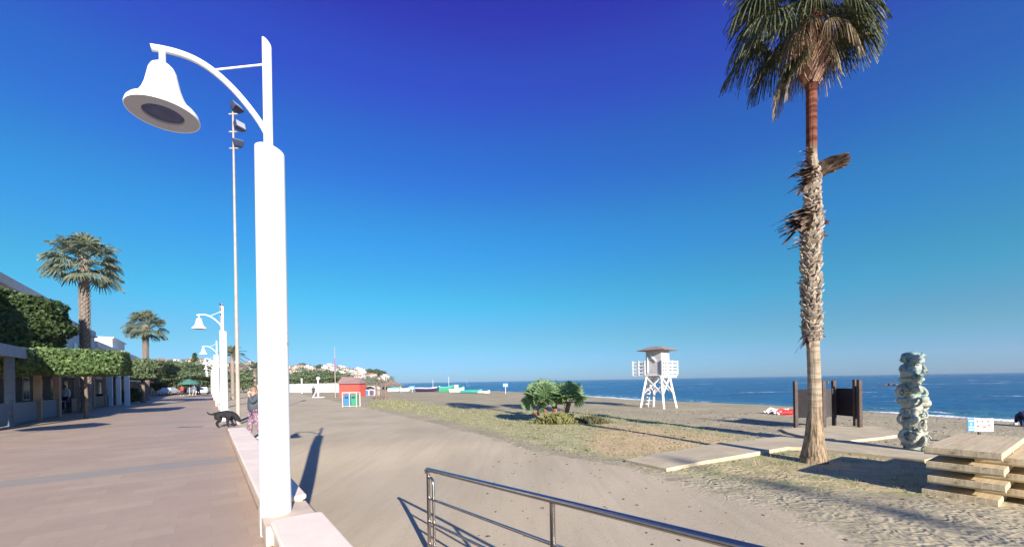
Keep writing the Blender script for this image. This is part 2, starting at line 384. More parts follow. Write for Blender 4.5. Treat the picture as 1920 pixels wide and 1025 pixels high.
# ---- haze is built at the end of the script
# ================================================================ BENCH WALL, LAMPS, MASTS
white = mat('white_paint', (.80, .80, .78), .45, .07, 2.5, .06)
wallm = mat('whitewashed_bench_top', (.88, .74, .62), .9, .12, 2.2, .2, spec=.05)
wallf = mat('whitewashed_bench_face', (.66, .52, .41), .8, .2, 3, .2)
steel = mat('brushed_steel', (.47, .42, .385), .28, .12, 8, .05, .5, 1.)
def bench(a0, a1, label, ext=0):
    t = thing('bench_wall', label, 'low wall', ab(a0, .65, 0), TH, 'whitewashed bench walls along the promenade')
    L = a1-a0
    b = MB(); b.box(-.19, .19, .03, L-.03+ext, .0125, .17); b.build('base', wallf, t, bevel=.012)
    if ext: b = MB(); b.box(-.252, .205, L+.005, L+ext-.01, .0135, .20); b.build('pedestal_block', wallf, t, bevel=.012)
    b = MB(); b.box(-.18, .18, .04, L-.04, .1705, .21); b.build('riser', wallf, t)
    b = MB(); n = 9
    def ring(z, g):
        r = []
        for k in range(n): q = math.pi*k/(n-1); r.append(Vector(((.22-g)*math.cos(q), L-.06+(.06-g)*math.sin(q), z)))
        for k in range(n): q = math.pi+math.pi*k/(n-1); r.append(Vector(((.22-g)*math.cos(q), .06+(.06-g)*math.sin(q), z)))
        return r
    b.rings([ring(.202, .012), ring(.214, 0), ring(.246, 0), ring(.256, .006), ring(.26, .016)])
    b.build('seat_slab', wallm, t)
    return t
bench(-2.0, 4.3, 'nearest whitewashed bench wall at the foot of the big lamp column', .74)
bench(5.02, 14.5, 'long whitewashed bench wall running from the big lamp column to the black dog')
for k, nm in enumerate(('second lamp column', 'third lamp column', 'fourth lamp column', 'fifth lamp column')):
    a = 4.74+16.75*(k+1)
    if k: bench(a-6.8, a-.35, f'low whitewashed wall on the near side of the {nm}')
    bench(a+.35, a+7.0, f'low whitewashed wall on the far side of the {nm}')
chip = Mt('chipped_white_paint', .5, .3); co = chip.co()
cn = chip.noise(co, 4.5, 7, .72); lowz = chip.ramp(chip.noise(chip.co(scale=(1, 1, .25)), 3., 3), [(.35, 0), (.6, 1)])
pm = chip.ramp(cn, [(.63, 0), (.65, 1)])
chip.color(chip.mix(pm, chip.mix(lowz, (.72, .71, .68), (.82, .82, .80)), (.46, .42, .37))); chip.bump(chip.math('ADD', chip.math('MULTIPLY', pm, -.6), chip.math('MULTIPLY', chip.noise(co, 30, 4), .3)), .45, .012)
lensm = mat('lamp_lens_glass', (.09, .11, .22), .6, .25, 9, .1, .15)
ringm = mat('lamp_underside_grey', (.40, .43, .50), .55, .1, 4, .05)
lamp = thing('street_lamp', 'tall white bell lamp nearest the camera, on a thick chipped white column', 'street lamp', ab(4.74, .53, 0), TH, 'white bell lamps lining the promenade')
b = MB(); n = 40
rg = []
for z in [0, .5, 1, 1.5, 2, 2.5, 3, 3.5, 3.84]: rg.append([Vector(((.142-.002*z)*math.cos(2*math.pi*j/n), (.142-.002*z)*math.sin(2*math.pi*j/n), z)) for j in range(n)])
rg.append([Vector((.133*math.cos(2*math.pi*j/n), .133*math.sin(2*math.pi*j/n), 3.915-.16*math.cos(2*math.pi*j/n)*.133-.02)) for j in range(n)])
rg.append([Vector((.120*math.cos(2*math.pi*j/n), .120*math.sin(2*math.pi*j/n), 3.925-.16*math.cos(2*math.pi*j/n)*.133-.02)) for j in range(n)])
b.rings(rg); b.build('column', chip.m, lamp, smooth=True)
b = MB(); PXo = -.01; n = 20
rg = [[Vector((PXo+.043*math.cos(2*math.pi*j/n), .043*math.sin(2*math.pi*j/n), z)) for j in range(n)] for z in (3.85, 4.5)]
rg.append([Vector((PXo+.043*math.cos(2*math.pi*j/n), .043*math.sin(2*math.pi*j/n), 5.0-.9*.043*math.cos(2*math.pi*j/n))) for j in range(n)])
b.rings(rg); b.build('pole', white, lamp, smooth=True)
b = MB(); pts = [(0, 4.05), (-.07, 4.165), (-.16, 4.275), (-.27, 4.385), (-.38, 4.47), (-.5, 4.535), (-.62, 4.568), (-.74, 4.57), (-.85, 4.553), (-.94, 4.53)]
sm_ = []
for i in range(len(pts)-1):
    for q in range(3):
        p0 = pts[max(i-1, 0)]; p1 = pts[i]; p2 = pts[i+1]; p3 = pts[min(i+2, len(pts)-1)]; t = q/3
        f = lambda k: .5*(2*p1[k]+(p2[k]-p0[k])*t+(2*p0[k]-5*p1[k]+4*p2[k]-p3[k])*t*t+(3*p1[k]-p0[k]-3*p2[k]+p3[k])*t**3)
        sm_.append((PXo+f(0)*.945, 0, f(1)-.012))
sm_.append((PXo+pts[-1][0]*.945, 0, pts[-1][1]-.012))
b.tube(sm_, .029, 14); b.build('arm', white, lamp, smooth=True)
b = MB(); b.tube([(PXo-.452, 0, 4.515), (PXo-.02, 0, 4.77)], .0095, 8); b.build('tie_rod', white, lamp, smooth=True)
b = MB(); b.tube([(-.822, 0, 4.385), (-.822, 0, 4.535)], .025, 14); b.build('hanger', white, lamp, smooth=True)
BZ = 3.945
b = MB(); prof = [(.03, .462), (.055, .455), (.082, .43), (.10, .39), (.112, .33), (.128, .25), (.150, .18), (.178, .125), (.205, .09), (.222, .075), (.238, .068), (.255, .045), (.264, .012), (.262, 0), (.256, .004)]
b.lathe(prof, 56, (-.822, 0, BZ), False); sh = b.build('bell_shade', white, lamp, smooth=True, angle=60)
b = MB(); rg = []
for r, z in ((.256, .003), (.150, .003), (.146, .03), (.01, .03)): rg.append([Vector((-.822+r*math.cos(2*math.pi*j/48), r*math.sin(2*math.pi*j/48), BZ+z)) for j in range(48)])
b.rings(rg[:3], False); b.build('underside_ring', ringm, sh)
b = MB(); b.lathe([(.146, .012), (.10, .004), (.05, .001), (.004, 0)], 36, (-.822, 0, BZ+.008)); b.build('lens', lensm, sh, smooth=True)
out_mast = None
ordn = ['second white bell lamp, whose column stands behind the black dog', 'third white bell lamp along the promenade, just left of the second',
        'fourth white bell lamp in the receding row', 'fifth white bell lamp in the receding row', 'sixth white bell lamp, small in the receding row',
        'seventh white bell lamp, very small near the end of the row', 'eighth and farthest white bell lamp in the row']
for k, lb in enumerate(ordn): dup(lamp, ab(4.74+16.75*(k+1), .53, 0), TH, lb)
# floodlight masts
mast_m = mat('mast_painted_steel', (.44, .36, .31), .5, .2, 3, .05)
fl = mat('floodlight_blue_black', (.05, .065, .13), .4, .2, 6, .05, .4); glass = mat('floodlight_glass', (.35, .36, .42), .15, .1, 6, .0, .6)
def mast(a, b_, H, label, r=.085):
    p = ab(a, b_); p.z = gz(p.x, p.y)
    t = thing('floodlight_mast', label, 'floodlight mast', p, 0, 'tall floodlight masts beside the promenade')
    m = MB(); m.tube([(0, 0, -.2), (0, 0, 1.9)], [r*1.02, r*1.02], 16); m.build('base_section', mast_m, t, smooth=True)
    m = MB(); m.lathe([(r*1.6, 0), (r*1.6, .03), (r*1.1, .05)], 16, (0, 0, .0)); m.build('base_flange', mast_m, t)
    m = MB(); m.tube([(0, 0, 1.9), (0, 0, H*.55), (0, 0, H)], [r*.95, r*.7, r*.42], 16); m.build('pole', mast_m, t, smooth=True)
    for z in (H-.15, H-.95, H-1.7):
        m = MB(); m.bar((-.18, 0, z), (.2, 0, z), .05, .05); m.build('bracket', mast_m, t)
    for z, tilt, yaw, dx in ((H+.12, -38, 25, .12), (H-.72, -15, 10, .24), (H-1.5, -62, -20, .22)):
        M = Matrix.Translation((dx, 0, z)) @ Matrix.Rotation(R(yaw-35), 4, 'Z') @ Matrix.Rotation(R(tilt), 4, 'Y')
        m = MB()
        rg = [[M @ Vector((x, y*w, zz*w)) for y, zz in ((-.26, -.2), (.26, -.2), (.26, .2), (-.26, .2))] for x, w in ((-.15, .4), (-.07, .68), (.08, .85), (.18, .9))]
        m.rings(rg); f = m.build('floodlight', fl, t, bevel=.01)
        m = MB(); m.rings([[M @ Vector((x, y, zz)) for y, zz in ((-.19, -.14), (.19, -.14), (.19, .14), (-.19, .14))] for x in (.181, .19)]); m.build('glass', glass, f)
    return t
pb = at(447, 795); am = pb.x*U[0]+pb.y*U[1]; bm_ = pb.x*V[0]+pb.y*V[1]
mast(am, bm_, (795-208)/750*pb.y, 'tall slim floodlight mast with three lights, right beside the big bell lamp')
mast(78, 1.6, 14.5, 'distant floodlight mast rising behind the second and third bell lamps', .10)
q_ = at(1222, 858)
qx, qy = q_.x+.4*21/.392, q_.y-.9165*21/.392
mast(qx*U[0]+qy*U[1], qx*V[0]+qy*V[1], 21.0, 'floodlight mast behind the camera whose thin soft shadow crosses the sand')
# ================================================================ STEEL RAMP HANDRAIL
p0 = at(805.5, 1040); g0 = p0.z
hr = thing('ramp_handrail', 'stainless steel tubular handrail sloping along the ramp in the foreground', 'handrail', (p0.x, p0.y, g0), math.atan2(-U[1], -U[0]))
A0, A1 = p0.x*U[0]+p0.y*U[1], None
H0 = 1.5-g0-1.008
slope = .059
m = MB(); m.tube([(-.03, 0, H0-.045), (-.045, 0, H0-.01), (-.02, 0, H0)]+[(s, 0, H0+slope*s) for s in np.linspace(.02, 5.6, 12)], .0245, 18); m.build('top_rail', steel, hr, smooth=True)
for k, (dz, s0) in enumerate(((-.33, 0), (-.60, 0), (-.86, .0))):
    m = MB(); m.tube([(s0, 0, H0+dz), (5.6, 0, H0+dz+slope*5.6)], .0145, 14); m.build('mid_rail', steel, hr, smooth=True)
for s in (0, 2.11, 4.2):
    m = MB(); m.tube([(s, 0, -.1), (s, 0, H0+slope*s-.02)], .021, 16); m.build('post', steel, hr, smooth=True)
m = MB(); m.tube([(.02, 0, H0-.09), (.08, 0, H0-.085), (.115, 0, H0-.105), (.13, 0, H0-.15), (.13, 0, -.1)], .016, 14); m.build('end_loop', steel, hr, smooth=True)
# ================================================================ PALMS
def fan(mb, base, d, plen, rad, nseg=30, droop=.5, spread=110, wid=1., split=.45, nsec=5, jit=.08, curl=0., pet=.02, roll=0.):
    """one fan leaf: petiole + pleated segments that split and hang at the tips"""
    d = Vector(d).normalized(); base = Vector(base)
    s = d.cross(Vector((0, 0, 1)))
    if s.length < .05: s = Vector((1, 0, 0))
    s.normalize(); up = s.cross(d)
    pts = []
    for i in range(6):
        t = i/5; p = base+d*(plen*t); p.z -= droop*.25*plen*t*t; pts.append(p)
    mb.tube(pts, [pet*(1-.5*i/5) for i in range(6)], 4, False)
    hub = pts[-1]; d = (d-Vector((0, 0, droop*.5))).normalized(); s2 = s; up = s2.cross(d)
    if roll: s2 = (s2*math.cos(roll)+up*math.sin(roll)).normalized(); up = s2.cross(d)
    elif random.random() < .8: s2 = (s2+up*random.uniform(-.5, .5)).normalized(); up = s2.cross(d)
    vs = []; fs = []
    for k in range(nseg):
        th = R(-spread+2*spread*(k+.5)/nseg)+random.uniform(-.02, .02)
        dr = d*math.cos(th)+s2*math.sin(th)+up*(.28*math.cos(th)-.05)
        L = rad*(.72+.28*math.cos(th*.7))*(1+random.uniform(-jit, jit)); side = (s2*math.cos(th)-d*math.sin(th))
        hw = L*math.tan(R(spread)/nseg)*wid
        lift = up*(.35*hw*(1 if k % 2 else -1))
        b0 = len(vs)
        for q in range(nsec+1):
            t = q/nsec; w = hw*t if t < split else hw*split*(1-(t-split)/(1-split))**.8*1.0
            w = max(w, .0015)
            p = hub+dr*(L*(t-.12*droop*t*t)); g = droop*L*(max(0, t-.25)**2)*1.25*(1+random.uniform(-.1, .1)); p.z -= g
            if curl: p -= dr*(curl*L*max(0, t-.5)**2)
            vs += [p-side*w+lift*t, p+side*w-lift*t]
        for q in range(nsec): a = b0+2*q; fs.append((a, a+1, a+3, a+2))
    mb.add(vs, fs)
def leafmat(name, c1, c2, c3, tr=.25):
    m = Mt(name, .5, .35); co = m.co(); n1 = m.noise(co, 2.2, 3); n2 = m.noise(co, 26, 2)
    g = m.mix(m.ramp(n1, [(.35, 0), (.65, 1)]), c1, c2); g = m.mix(m.ramp(n2, [(.55, 0), (.75, 1)]), g, c3); m.color(g)
    tb = m.n('ShaderNodeBsdfTranslucent'); m.l(g, tb.inputs[0]); ms = m.n('ShaderNodeMixShader'); ms.inputs[0].default_value = tr
    out = [n for n in m.t.nodes if n.type == 'OUTPUT_MATERIAL'][0]
    m.l(m.b.outputs[0], ms.inputs[1]); m.l(tb.outputs[0], ms.inputs[2]); m.l(ms.outputs[0], out.inputs[0]); return m.m
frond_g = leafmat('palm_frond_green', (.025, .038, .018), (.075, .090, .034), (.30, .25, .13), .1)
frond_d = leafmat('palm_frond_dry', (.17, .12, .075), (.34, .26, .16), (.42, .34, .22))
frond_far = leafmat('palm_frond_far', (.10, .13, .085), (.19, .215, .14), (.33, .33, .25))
frond_b = leafmat('fan_palm_shrub_green', (.13, .23, .10), (.28, .40, .20), (.46, .56, .33), .4)
tk = Mt('palm_trunk_bark', .9, .15); co = tk.co()
spz = tk.n('ShaderNodeSeparateXYZ'); tk.l(co, spz.inputs[0])
fis = tk.noise(tk.co(scale=(22, 22, 1.2)), 1., 5, .6); rings_ = tk.noise(tk.co(scale=(1.2, 1.2, 9)), 1., 5, .6)
lowc = tk.mix(tk.ramp(fis, [(.38, 0), (.58, 1)]), (.12, .085, .055), (.40, .29, .19))
midc = tk.mix(tk.ramp(rings_, [(.38, 0), (.6, 1)]), (.22, .165, .115), (.42, .34, .25))
redc = tk.mix(tk.ramp(rings_, [(.38, 0), (.6, 1)]), (.07, .022, .016), (.21, .075, .045))
zz = spz.outputs['Z']
c = tk.mix(tk.ramp(tk.math('MULTIPLY', zz, .1), [(.10, 0), (.16, 1)]), lowc, midc)
c = tk.mix(tk.ramp(tk.math('MULTIPLY', tk.math('ADD', zz, tk.math('MULTIPLY', rings_, .5)), .1), [(.735, 0), (.77, 1)]), c, redc)
tk.color(c); tk.bump(tk.math('ADD', fis, rings_), .8, .04)
boot_m = mat('leaf_base_stubs', (.50, .42, .33), .85, .5, 7, .4, c2=(.20, .15, .12), bd=.02)
dead_m = mat('dead_leaf_sheaths', (.33, .24, .18), .85, .5, 8, .4, c2=(.07, .04, .035), bd=.02)
def interp(tab, z):
    return np.interp(z, [t[0] for t in tab], [t[1] for t in tab])
bp = at(1525, 866)
big = thing('fan_palm_tree', 'tall fan palm with shaggy hanging crown, growing through the concrete path', 'palm tree', bp)
def cx(z): return .0+.012*z+.035*math.sin(z*1.1)*(z < 7)+.0*z
RT = [(-.2, .36), (0, .285), (.12, .262), (.35, .222), (.7, .175), (1.2, .142), (2.1, .128), (2.75, .125), (2.95, .14), (5.8, .135), (6.0, .115), (7.3, .105), (8.7, .11), (9.0, .15), (9.5, .2), (10.2, .22), (11.2, .18)]
m = MB(); rg = []; zs = np.linspace(-.2, 11.2, 120)
for z_ in zs:
    r0 = interp(RT, z_); n = 28
    rg.append([Vector((cx(z_)+r0*(1+.035*math.sin(9*t+z_*.7)+.03*random.uniform(-1, 1))*math.cos(t), r0*(1+.035*math.sin(9*t+z_*.7)+.03*random.uniform(-1, 1))*math.sin(t), z_)) for t in [2*math.pi*j/n for j in range(n)]])
m.rings(rg); m.build('trunk', tk.m, big, smooth=True, angle=80)
# leaf base stubs wrapped round the trunk
def stub(mb, c, ang, z, r, L, out, w, tilt=None):
    er = Vector((math.cos(ang), math.sin(ang), 0)); et = Vector((-math.sin(ang), math.cos(ang), 0)); c = Vector((c, 0, 0))
    tz = tilt if tilt is not None else 1
    p0 = c+er*(r*.93)+Vector((0, 0, z)); p1 = c+er*(r+out*.45)+Vector((0, 0, z+L*.55*tz))+et*random.uniform(-.02, .02); p2 = c+er*(r+out)+Vector((0, 0, z+L*tz))+et*random.uniform(-.04, .04)
    th = .012
    vs = [p0-et*w, p0+et*w, p1-et*w*.75+er*.0, p1+et*w*.75, p2-et*w*.25, p2+et*w*.3]
    vs += [v+er*th+Vector((0, 0, -th)) for v in vs]
    vs[8] += er*.02; vs[9] += er*.02
    mb.add(vs, [(0, 1, 3, 2), (2, 3, 5, 4), (8, 9, 7, 6), (10, 11, 9, 8), (0, 2, 8, 6), (1, 7, 9, 3), (2, 4, 10, 8), (3, 9, 11, 5), (4, 5, 11, 10)])
m = MB(); m2 = MB(); z_ = 2.85; k = 0
while z_ < 6.8:
    dens = 7
    for j in range(dens):
        ang = 2*math.pi*j/dens+k*.45+random.uniform(-.12, .12)
        big_ = interp([(2.8, .5), (3.3, .9), (4., 1), (5., 1), (5.6, 1.15), (5.9, .6), (6.8, .6)], z_)
        rr = interp(RT, z_)+.012
        out = big_*random.uniform(.035, .085)*(1.5 if random.random() < .14 else 1)
        stub(m, cx(z_), ang, z_, rr, random.uniform(.10, .17)*big_**.5, out, random.uniform(.035, .06), random.choice((1, 1, 1, .8, .2)))
    z_ += .062; k += 1
m.build('leaf_bases', boot_m, big)
# bundles of broken sheaths that stick out
def bundle(mb, z0, dirx, L, rise, n, w=.035, spreadz=.2):
    for i in range(n):
        ang = math.atan2(random.uniform(-.75, .5), dirx)+random.uniform(-.35, .35)
        er = Vector((math.cos(ang), math.sin(ang), 0)); zb = z0+random.uniform(-spreadz, spreadz)
        l = L*random.uniform(.45, 1); p = Vector((cx(zb), 0, zb))+er*.09; pts = []
        for q in range(5):
            t = q/4; pts.append(p+er*l*t+Vector((0, 0, rise*l*t-.25*l*t*t+random.uniform(-.01, .01))))
        et = Vector((-er.y, er.x, 0)); vs = []
        for q, pp in enumerate(pts):
            ww = w*(1-.8*(q/4)**2)*random.uniform(.7, 1.2); vs += [pp-et*ww+Vector((0, 0, .01)), pp+et*ww-Vector((0, 0, .012)), pp+Vector((0, 0, -.03*(1-q/4)))]
        fs = []
        for q in range(4):
            a = 3*q; fs += [(a, a+1, a+4, a+3), (a+1, a+2, a+5, a+4), (a+2, a, a+3, a+5)]
        mb.add(vs, fs)
m = MB()
bundle(m, 7.07, -1, .36, .1, 18, .055); bundle(m, 6.80, 1, .66, .52, 51, 0.098, .14); bundle(m, 6.70, -1, .48, .0, 45, 0.105, .18); bundle(m, 6.60, -1, .40, -.8, 9, 0.075, .08)
bundle(m, 5.70, -1, .74, -.05, 69, 0.112, .24); bundle(m, 5.75, -1, .62, -.75, 15, 0.075, .1); bundle(m, 5.65, 1, .28, .2, 7, 0.045, .1); bundle(m, 5.17, -1, .42, .15, 10, 0.027, .1); bundle(m, 5.25, 1, .28, .5, 9, 0.038, .1)
bundle(m, 3.00, -1, .26, -1.3, 13, 0.045, .12); bundle(m, 3.07, 1, .16, -.2, 9, 0.045, .1)
for zc in (5.47, 2.95, 3.08, 6.73):
    rr = interp(RT, zc)+.035
    m.tube([(cx(zc)+rr*math.cos(t), rr*math.sin(t), zc+.05*math.sin(t*2+zc)) for t in np.linspace(0, 6.28, 22)], .028, 6, False)
m.build('broken_sheaths', dead_m, big)
# crown: green leaves above, leaves hanging down all round, dry skirt
m = MB(); m2 = MB(); m3 = MB()
CZ = 11.2
for i in range(64):
    az = i*2.399+random.uniform(-.2, .2); f = i/63
    el = R(80-100*f+random.uniform(-9, 9))
    d = (math.cos(az)*math.cos(el), math.sin(az)*math.cos(el), math.sin(el))
    base = (cx(9)+.15*math.cos(az), .15*math.sin(az), CZ+.2-.7*f)
    fan(m, base, d, random.uniform(.72, 1.0)*(1-.22*max(0, math.cos(az))), random.uniform(.72, .92)*(1-.15*max(0, math.cos(az))), 34, random.uniform(.5, 1.0), 100, 1., .42, 6, .12)
# leaves hanging almost straight down, left low and both sides
for az, el, zb, L, r_ in ((178, -58, 9.45, .32, .52), (205, -56, 9.5, .4, .56), (160, -55, 9.5, .5, .6), (-8, -25, 10.2, .75, .75), (20, -30, 10.2, .7, .75), (-35, -30, 10.2, .7, .75), (3, -10, 10.5, .8, .8),
                          (180, -12, 10.4, 1.1, .85), (165, -16, 10.2, 1.15, .85), (200, -14, 10.3, 1.05, .85), (215, -20, 10.2, 1.0, .85), (190, 5, 10.6, 1.1, .85), (300, -28, 10.3, .7, .7), (60, -30, 10.3, .7, .7), (120, -25, 10.3, .8, .8), (240, -22, 10.4, .9, .8)):
    az = R(az); el = R(el)
    fan(m, (cx(9)+.12*math.cos(az), .12*math.sin(az), zb+.4), (math.cos(az)*math.cos(el), math.sin(az)*math.cos(el), math.sin(el)), L, r_, 36, 1.2, 80, 1., .5, 6, .12)
m.v = [(x, y, z if z > 9.5 else 9.5+(z-9.5)*.62) for x, y, z in m.v]
m.build('crown', frond_g, big)
for i in range(20):
    az = i*2.399+.5; el = R(random.uniform(-72, -35))
    fan(m2, (cx(9)+.15*math.cos(az), .15*math.sin(az), 10.05+random.uniform(-.3, .5)), (math.cos(az)*math.cos(el), math.sin(az)*math.cos(el), math.sin(el)), random.uniform(.2, .6), random.uniform(.35, .6), 22, 1.5, 60, .8, .45, 5, .25)
for i in range(10):                                     # long loose threads
    az = random.choice((170, 190, 195, 205, 180, -8, 5)); az = R(az+random.uniform(-12, 12)); rr = random.uniform(.9, 1.6) if math.cos(az) < 0 else random.uniform(.25, .4)
    x0, y0, z0 = rr*math.cos(az), rr*math.sin(az), random.uniform(9.0, 9.5); l = random.uniform(.4, .75)
    m2.tube([(x0+.08*q*q*math.cos(az)-.1*q, y0, z0-l*q) for q in np.linspace(0, 1, 6)], [.007]*6, 4, False)
m2.v = [(x, y, z if z > 9.2 else 9.2+(z-9.2)*.6) for x, y, z in m2.v]
m2.build('dry_skirt', frond_d, big)
for i in range(70):                                     # pale sheaths under the crown
    az = i*2.399; z0 = 8.8+.85*i/70; rr = .12+.16*(i/70)
    stub(m3, cx(9), az, z0, rr, random.uniform(.2, .38), random.uniform(.08, .2), random.uniform(.05, .09), 1)
m3.build('sheaths', mat('pale_sheaths', (.42, .27, .19), .8, .5, 9, .3, c2=(.20, .09, .06)), big)
dup(big, at(2300, 924), 1.1, 'tall fan palm just outside the right edge of the photo, casting a long thin shadow', .97)
# medium fan palms on the promenade
ftrunk = mat('far_palm_bark', (.30, .25, .215), .9, .4, 9, .6, c2=(.20, .16, .13), bd=.03)
def midpalm(px, Y, ytop, label, r=.27, crown=1., seed=1):
    random.seed(seed); p = atd(px, Y); p.z = 0; H = EYE+(PY-ytop+ (960-px)*math.tan(ROLL))/F*Y
    t = thing('fan_palm_tree', label, 'palm tree', p, 0, None)
    m = MB(); hz = H-1.25*crown; m.lathe([(r*1.35, 0), (r*1.05, .4), (r, 1.2), (r*.85, hz*.6), (r*.95, hz-.5), (r*1.5, hz), (r*.8, hz+.3)], 16); m.build('trunk', ftrunk, t, smooth=True)
    m = MB(); z_ = .6; k = 0
    while z_ < hz-.2:
        for j in range(7): stub(m, 0, 2*math.pi*j/7+k*.45, z_, r*.9, .16, random.uniform(.03, .09), .07, 1)
        z_ += .13; k += 1
    m.build('leaf_bases', ftrunk, t)
    m = MB()
    for i in range(54):
        az = i*2.399; f = i/53; el = R(78-112*f+random.uniform(-9, 9))
        fan(m, (.1*math.cos(az), .1*math.sin(az), hz+.35-.5*f), (math.cos(az)*math.cos(el), math.sin(az)*math.cos(el), math.sin(el)), random.uniform(.75, 1.0)*crown, random.uniform(.62, .8)*crown, 20, random.uniform(.35, .8), 110, 1., .55, 4, .1, pet=.03)
    m.build('crown', frond_far, t); return t
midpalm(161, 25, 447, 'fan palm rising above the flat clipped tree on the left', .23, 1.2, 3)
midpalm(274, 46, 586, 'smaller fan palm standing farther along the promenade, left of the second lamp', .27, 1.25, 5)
random.seed(21)
# ================================================================ CONCRETE PATH
conc = mat('path_concrete', (.58, .49, .34), .85, .25, 1.6, .3, c2=(.46, .38, .26), spec=.1)
def pathslab(name, px, h=.07, lift=.0):
    P = [at(x, y) for x, y in px]; b = MB(); n = len(P); zt = max(p.z for p in P)+h
    top = [Vector((p.x, p.y, p.z*.3+(zt-h)*.7+h+lift)) for p in P]; bot = [Vector((p.x, p.y, p.z-.35)) for p in P]
    b.add(top+bot, [tuple(range(n)), tuple(range(2*n-1, n-1, -1))]+[(i, n+i, n+(i+1) % n, (i+1) % n) for i in range(n)])
    return struct(b.build(name, conc, bevel=.012))
pathslab('concrete_path', [(1172, 866), (1250, 884), (1312, 871), (1434, 851), (1478, 843), (1530, 845), (1734, 868), (1775, 858), (1700, 846), (1590, 831), (1463, 823), (1352, 834)])
pathslab('shower_pad', [(1476, 813), (1463, 806), (1555, 802), (1640, 804), (1700, 818), (1650, 824), (1596, 829), (1520, 824)], .06)
# ================================================================ SHOWER SCREENS
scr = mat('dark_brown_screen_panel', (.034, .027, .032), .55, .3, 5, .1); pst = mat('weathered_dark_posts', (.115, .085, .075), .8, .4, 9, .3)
litp = mat('sunlit_screen_panel', (.085, .075, .075), .6, .3, 5, .1)  # paler copy of the screen colour, sunlight put into the tint
cs = at(1553, 803); ss = thing('shower_screen', 'dark brown screened beach shower with tall posts, behind the palm trunk', 'shower screen', (cs.x, cs.y, cs.z+.03))
def lx(px, Y=None): return atd(px, cs.y if Y is None else Y).x-cs.x
SC = cs.y/750
for px, yy, hh in ((1491, 0, 1.84), (1543, -.35, 1.85), (1563, .75, 1.86), (1603, 0, 1.86), (1611, -.42, 1.86)):
    q = atd(px, cs.y+yy); b = MB(); b.box(-.06, .06, -.06, .06, -.1, hh); o = b.build('post', pst, ss, bevel=.008); o.location = (q.x-cs.x, yy, 0)
def panel(xa, ya, xb, yb, m, z0=.42, z1=1.52):
    A = atd(xa, cs.y+ya); B = atd(xb, cs.y+yb); b = MB()
    for k in range(6):
        h = (z1-z0)/6; b.bar((A.x-cs.x, ya, z0+h*(k+.5)), (B.x-cs.x, yb, z0+h*(k+.5)), .035, h-.0015)
    b.build('screen_panel', m, ss)
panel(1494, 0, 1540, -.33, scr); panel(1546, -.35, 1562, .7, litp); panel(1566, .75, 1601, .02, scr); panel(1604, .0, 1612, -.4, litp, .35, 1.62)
b = MB(); b.tube([(lx(1543), -.3, 1.83), (lx(1552, cs.y+.3), .3, 1.83), (lx(1563, cs.y+.75), .7, 1.84)], .02, 8); b.tube([(lx(1552, cs.y+.3), .3, 1.83), (lx(1552, cs.y+.3), .3, 1.74)], .05, 10); b.build('shower_head', steel, ss)
# ================================================================ TOTEM SCULPTURE
verd = Mt('verdigris_ceramic', .55, .35); co = verd.co(); n1 = verd.noise(co, 3.4, 5, .65); n2 = verd.noise(co, 11, 4, .6)
spz = verd.n('ShaderNodeSeparateXYZ'); verd.l(co, spz.inputs[0])
c = verd.mix(verd.ramp(n1, [(.50, 0), (.62, 1)]), (.42, .41, .34), (.20, .29, .255)); c = verd.mix(verd.ramp(n2, [(.55, 0), (.68, 1)]), c, (.46, .47, .38))
topf = verd.ramp(verd.math('ADD', verd.math('MULTIPLY', spz.outputs['Z'], .25), verd.math('MULTIPLY', n1, .5)), [(.70, 0), (.92, .7)]); c = verd.mix(topf, c, (.055, .25, .30))
c = verd.mix(verd.ramp(verd.noise(co, 6.5, 6, .75), [(.36, .75), (.47, 0)]), c, (.055, .07, .06)); verd.color(c); verd.bump(n2, .9, .05)
tp = at(1711, 846); tot = thing('totem_sculpture', 'tall turquoise and beige totem sculpture of stacked pots, wheels and rings', 'sculpture', tp)
random.seed(12)
b = MB(); prof = [(.17, 0), (.18, .12), (.21, .2), (.24, .34), (.22, .5), (.17, .62), (.21, .7), (.205, .85), (.17, .95), (.15, 1.08), (.2, 1.16), (.22, 1.3), (.19, 1.42), (.16, 1.5), (.22, 1.56), (.23, 1.66), (.17, 1.72), (.19, 1.8), (.25, 1.86), (.25, 1.9), (.2, 1.93), (.21, 2.05), (.24, 2.15), (.21, 2.24), (.13, 2.3), (.15, 2.36), (.2, 2.46), (.17, 2.55), (.05, 2.6)]
b.lathe(prof, 28); b.build('stacked_core', verd.m, tot, smooth=True, angle=50)
def ringp(z, ang, out, R_, r, name='ring', disc=False):
    e = Vector((math.cos(ang), math.sin(ang), 0)); M = Matrix.Rotation(random.uniform(-.5, .5), 4, e) @ Matrix.Rotation(R(90), 4, 'X' if abs(e.x) > .5 else 'Y') @ Matrix.Rotation(random.uniform(-.3, .3), 4, 'X')
    m = MB(); m.torus(e*out+Vector((0, 0, z)), R_, r, M, 24, 8)
    if disc:
        for k in range(3):
            q = M @ Vector((math.cos(k*1.05)*R_, math.sin(k*1.05)*R_, 0)); c0 = e*out+Vector((0, 0, z)); m.bar(c0-q, c0+q, .03, .03)
        m.ellip(e*out+Vector((0, 0, z)), (.05, .05, .05), 8, 6)
    m.build(name, verd.m, tot, smooth=True)
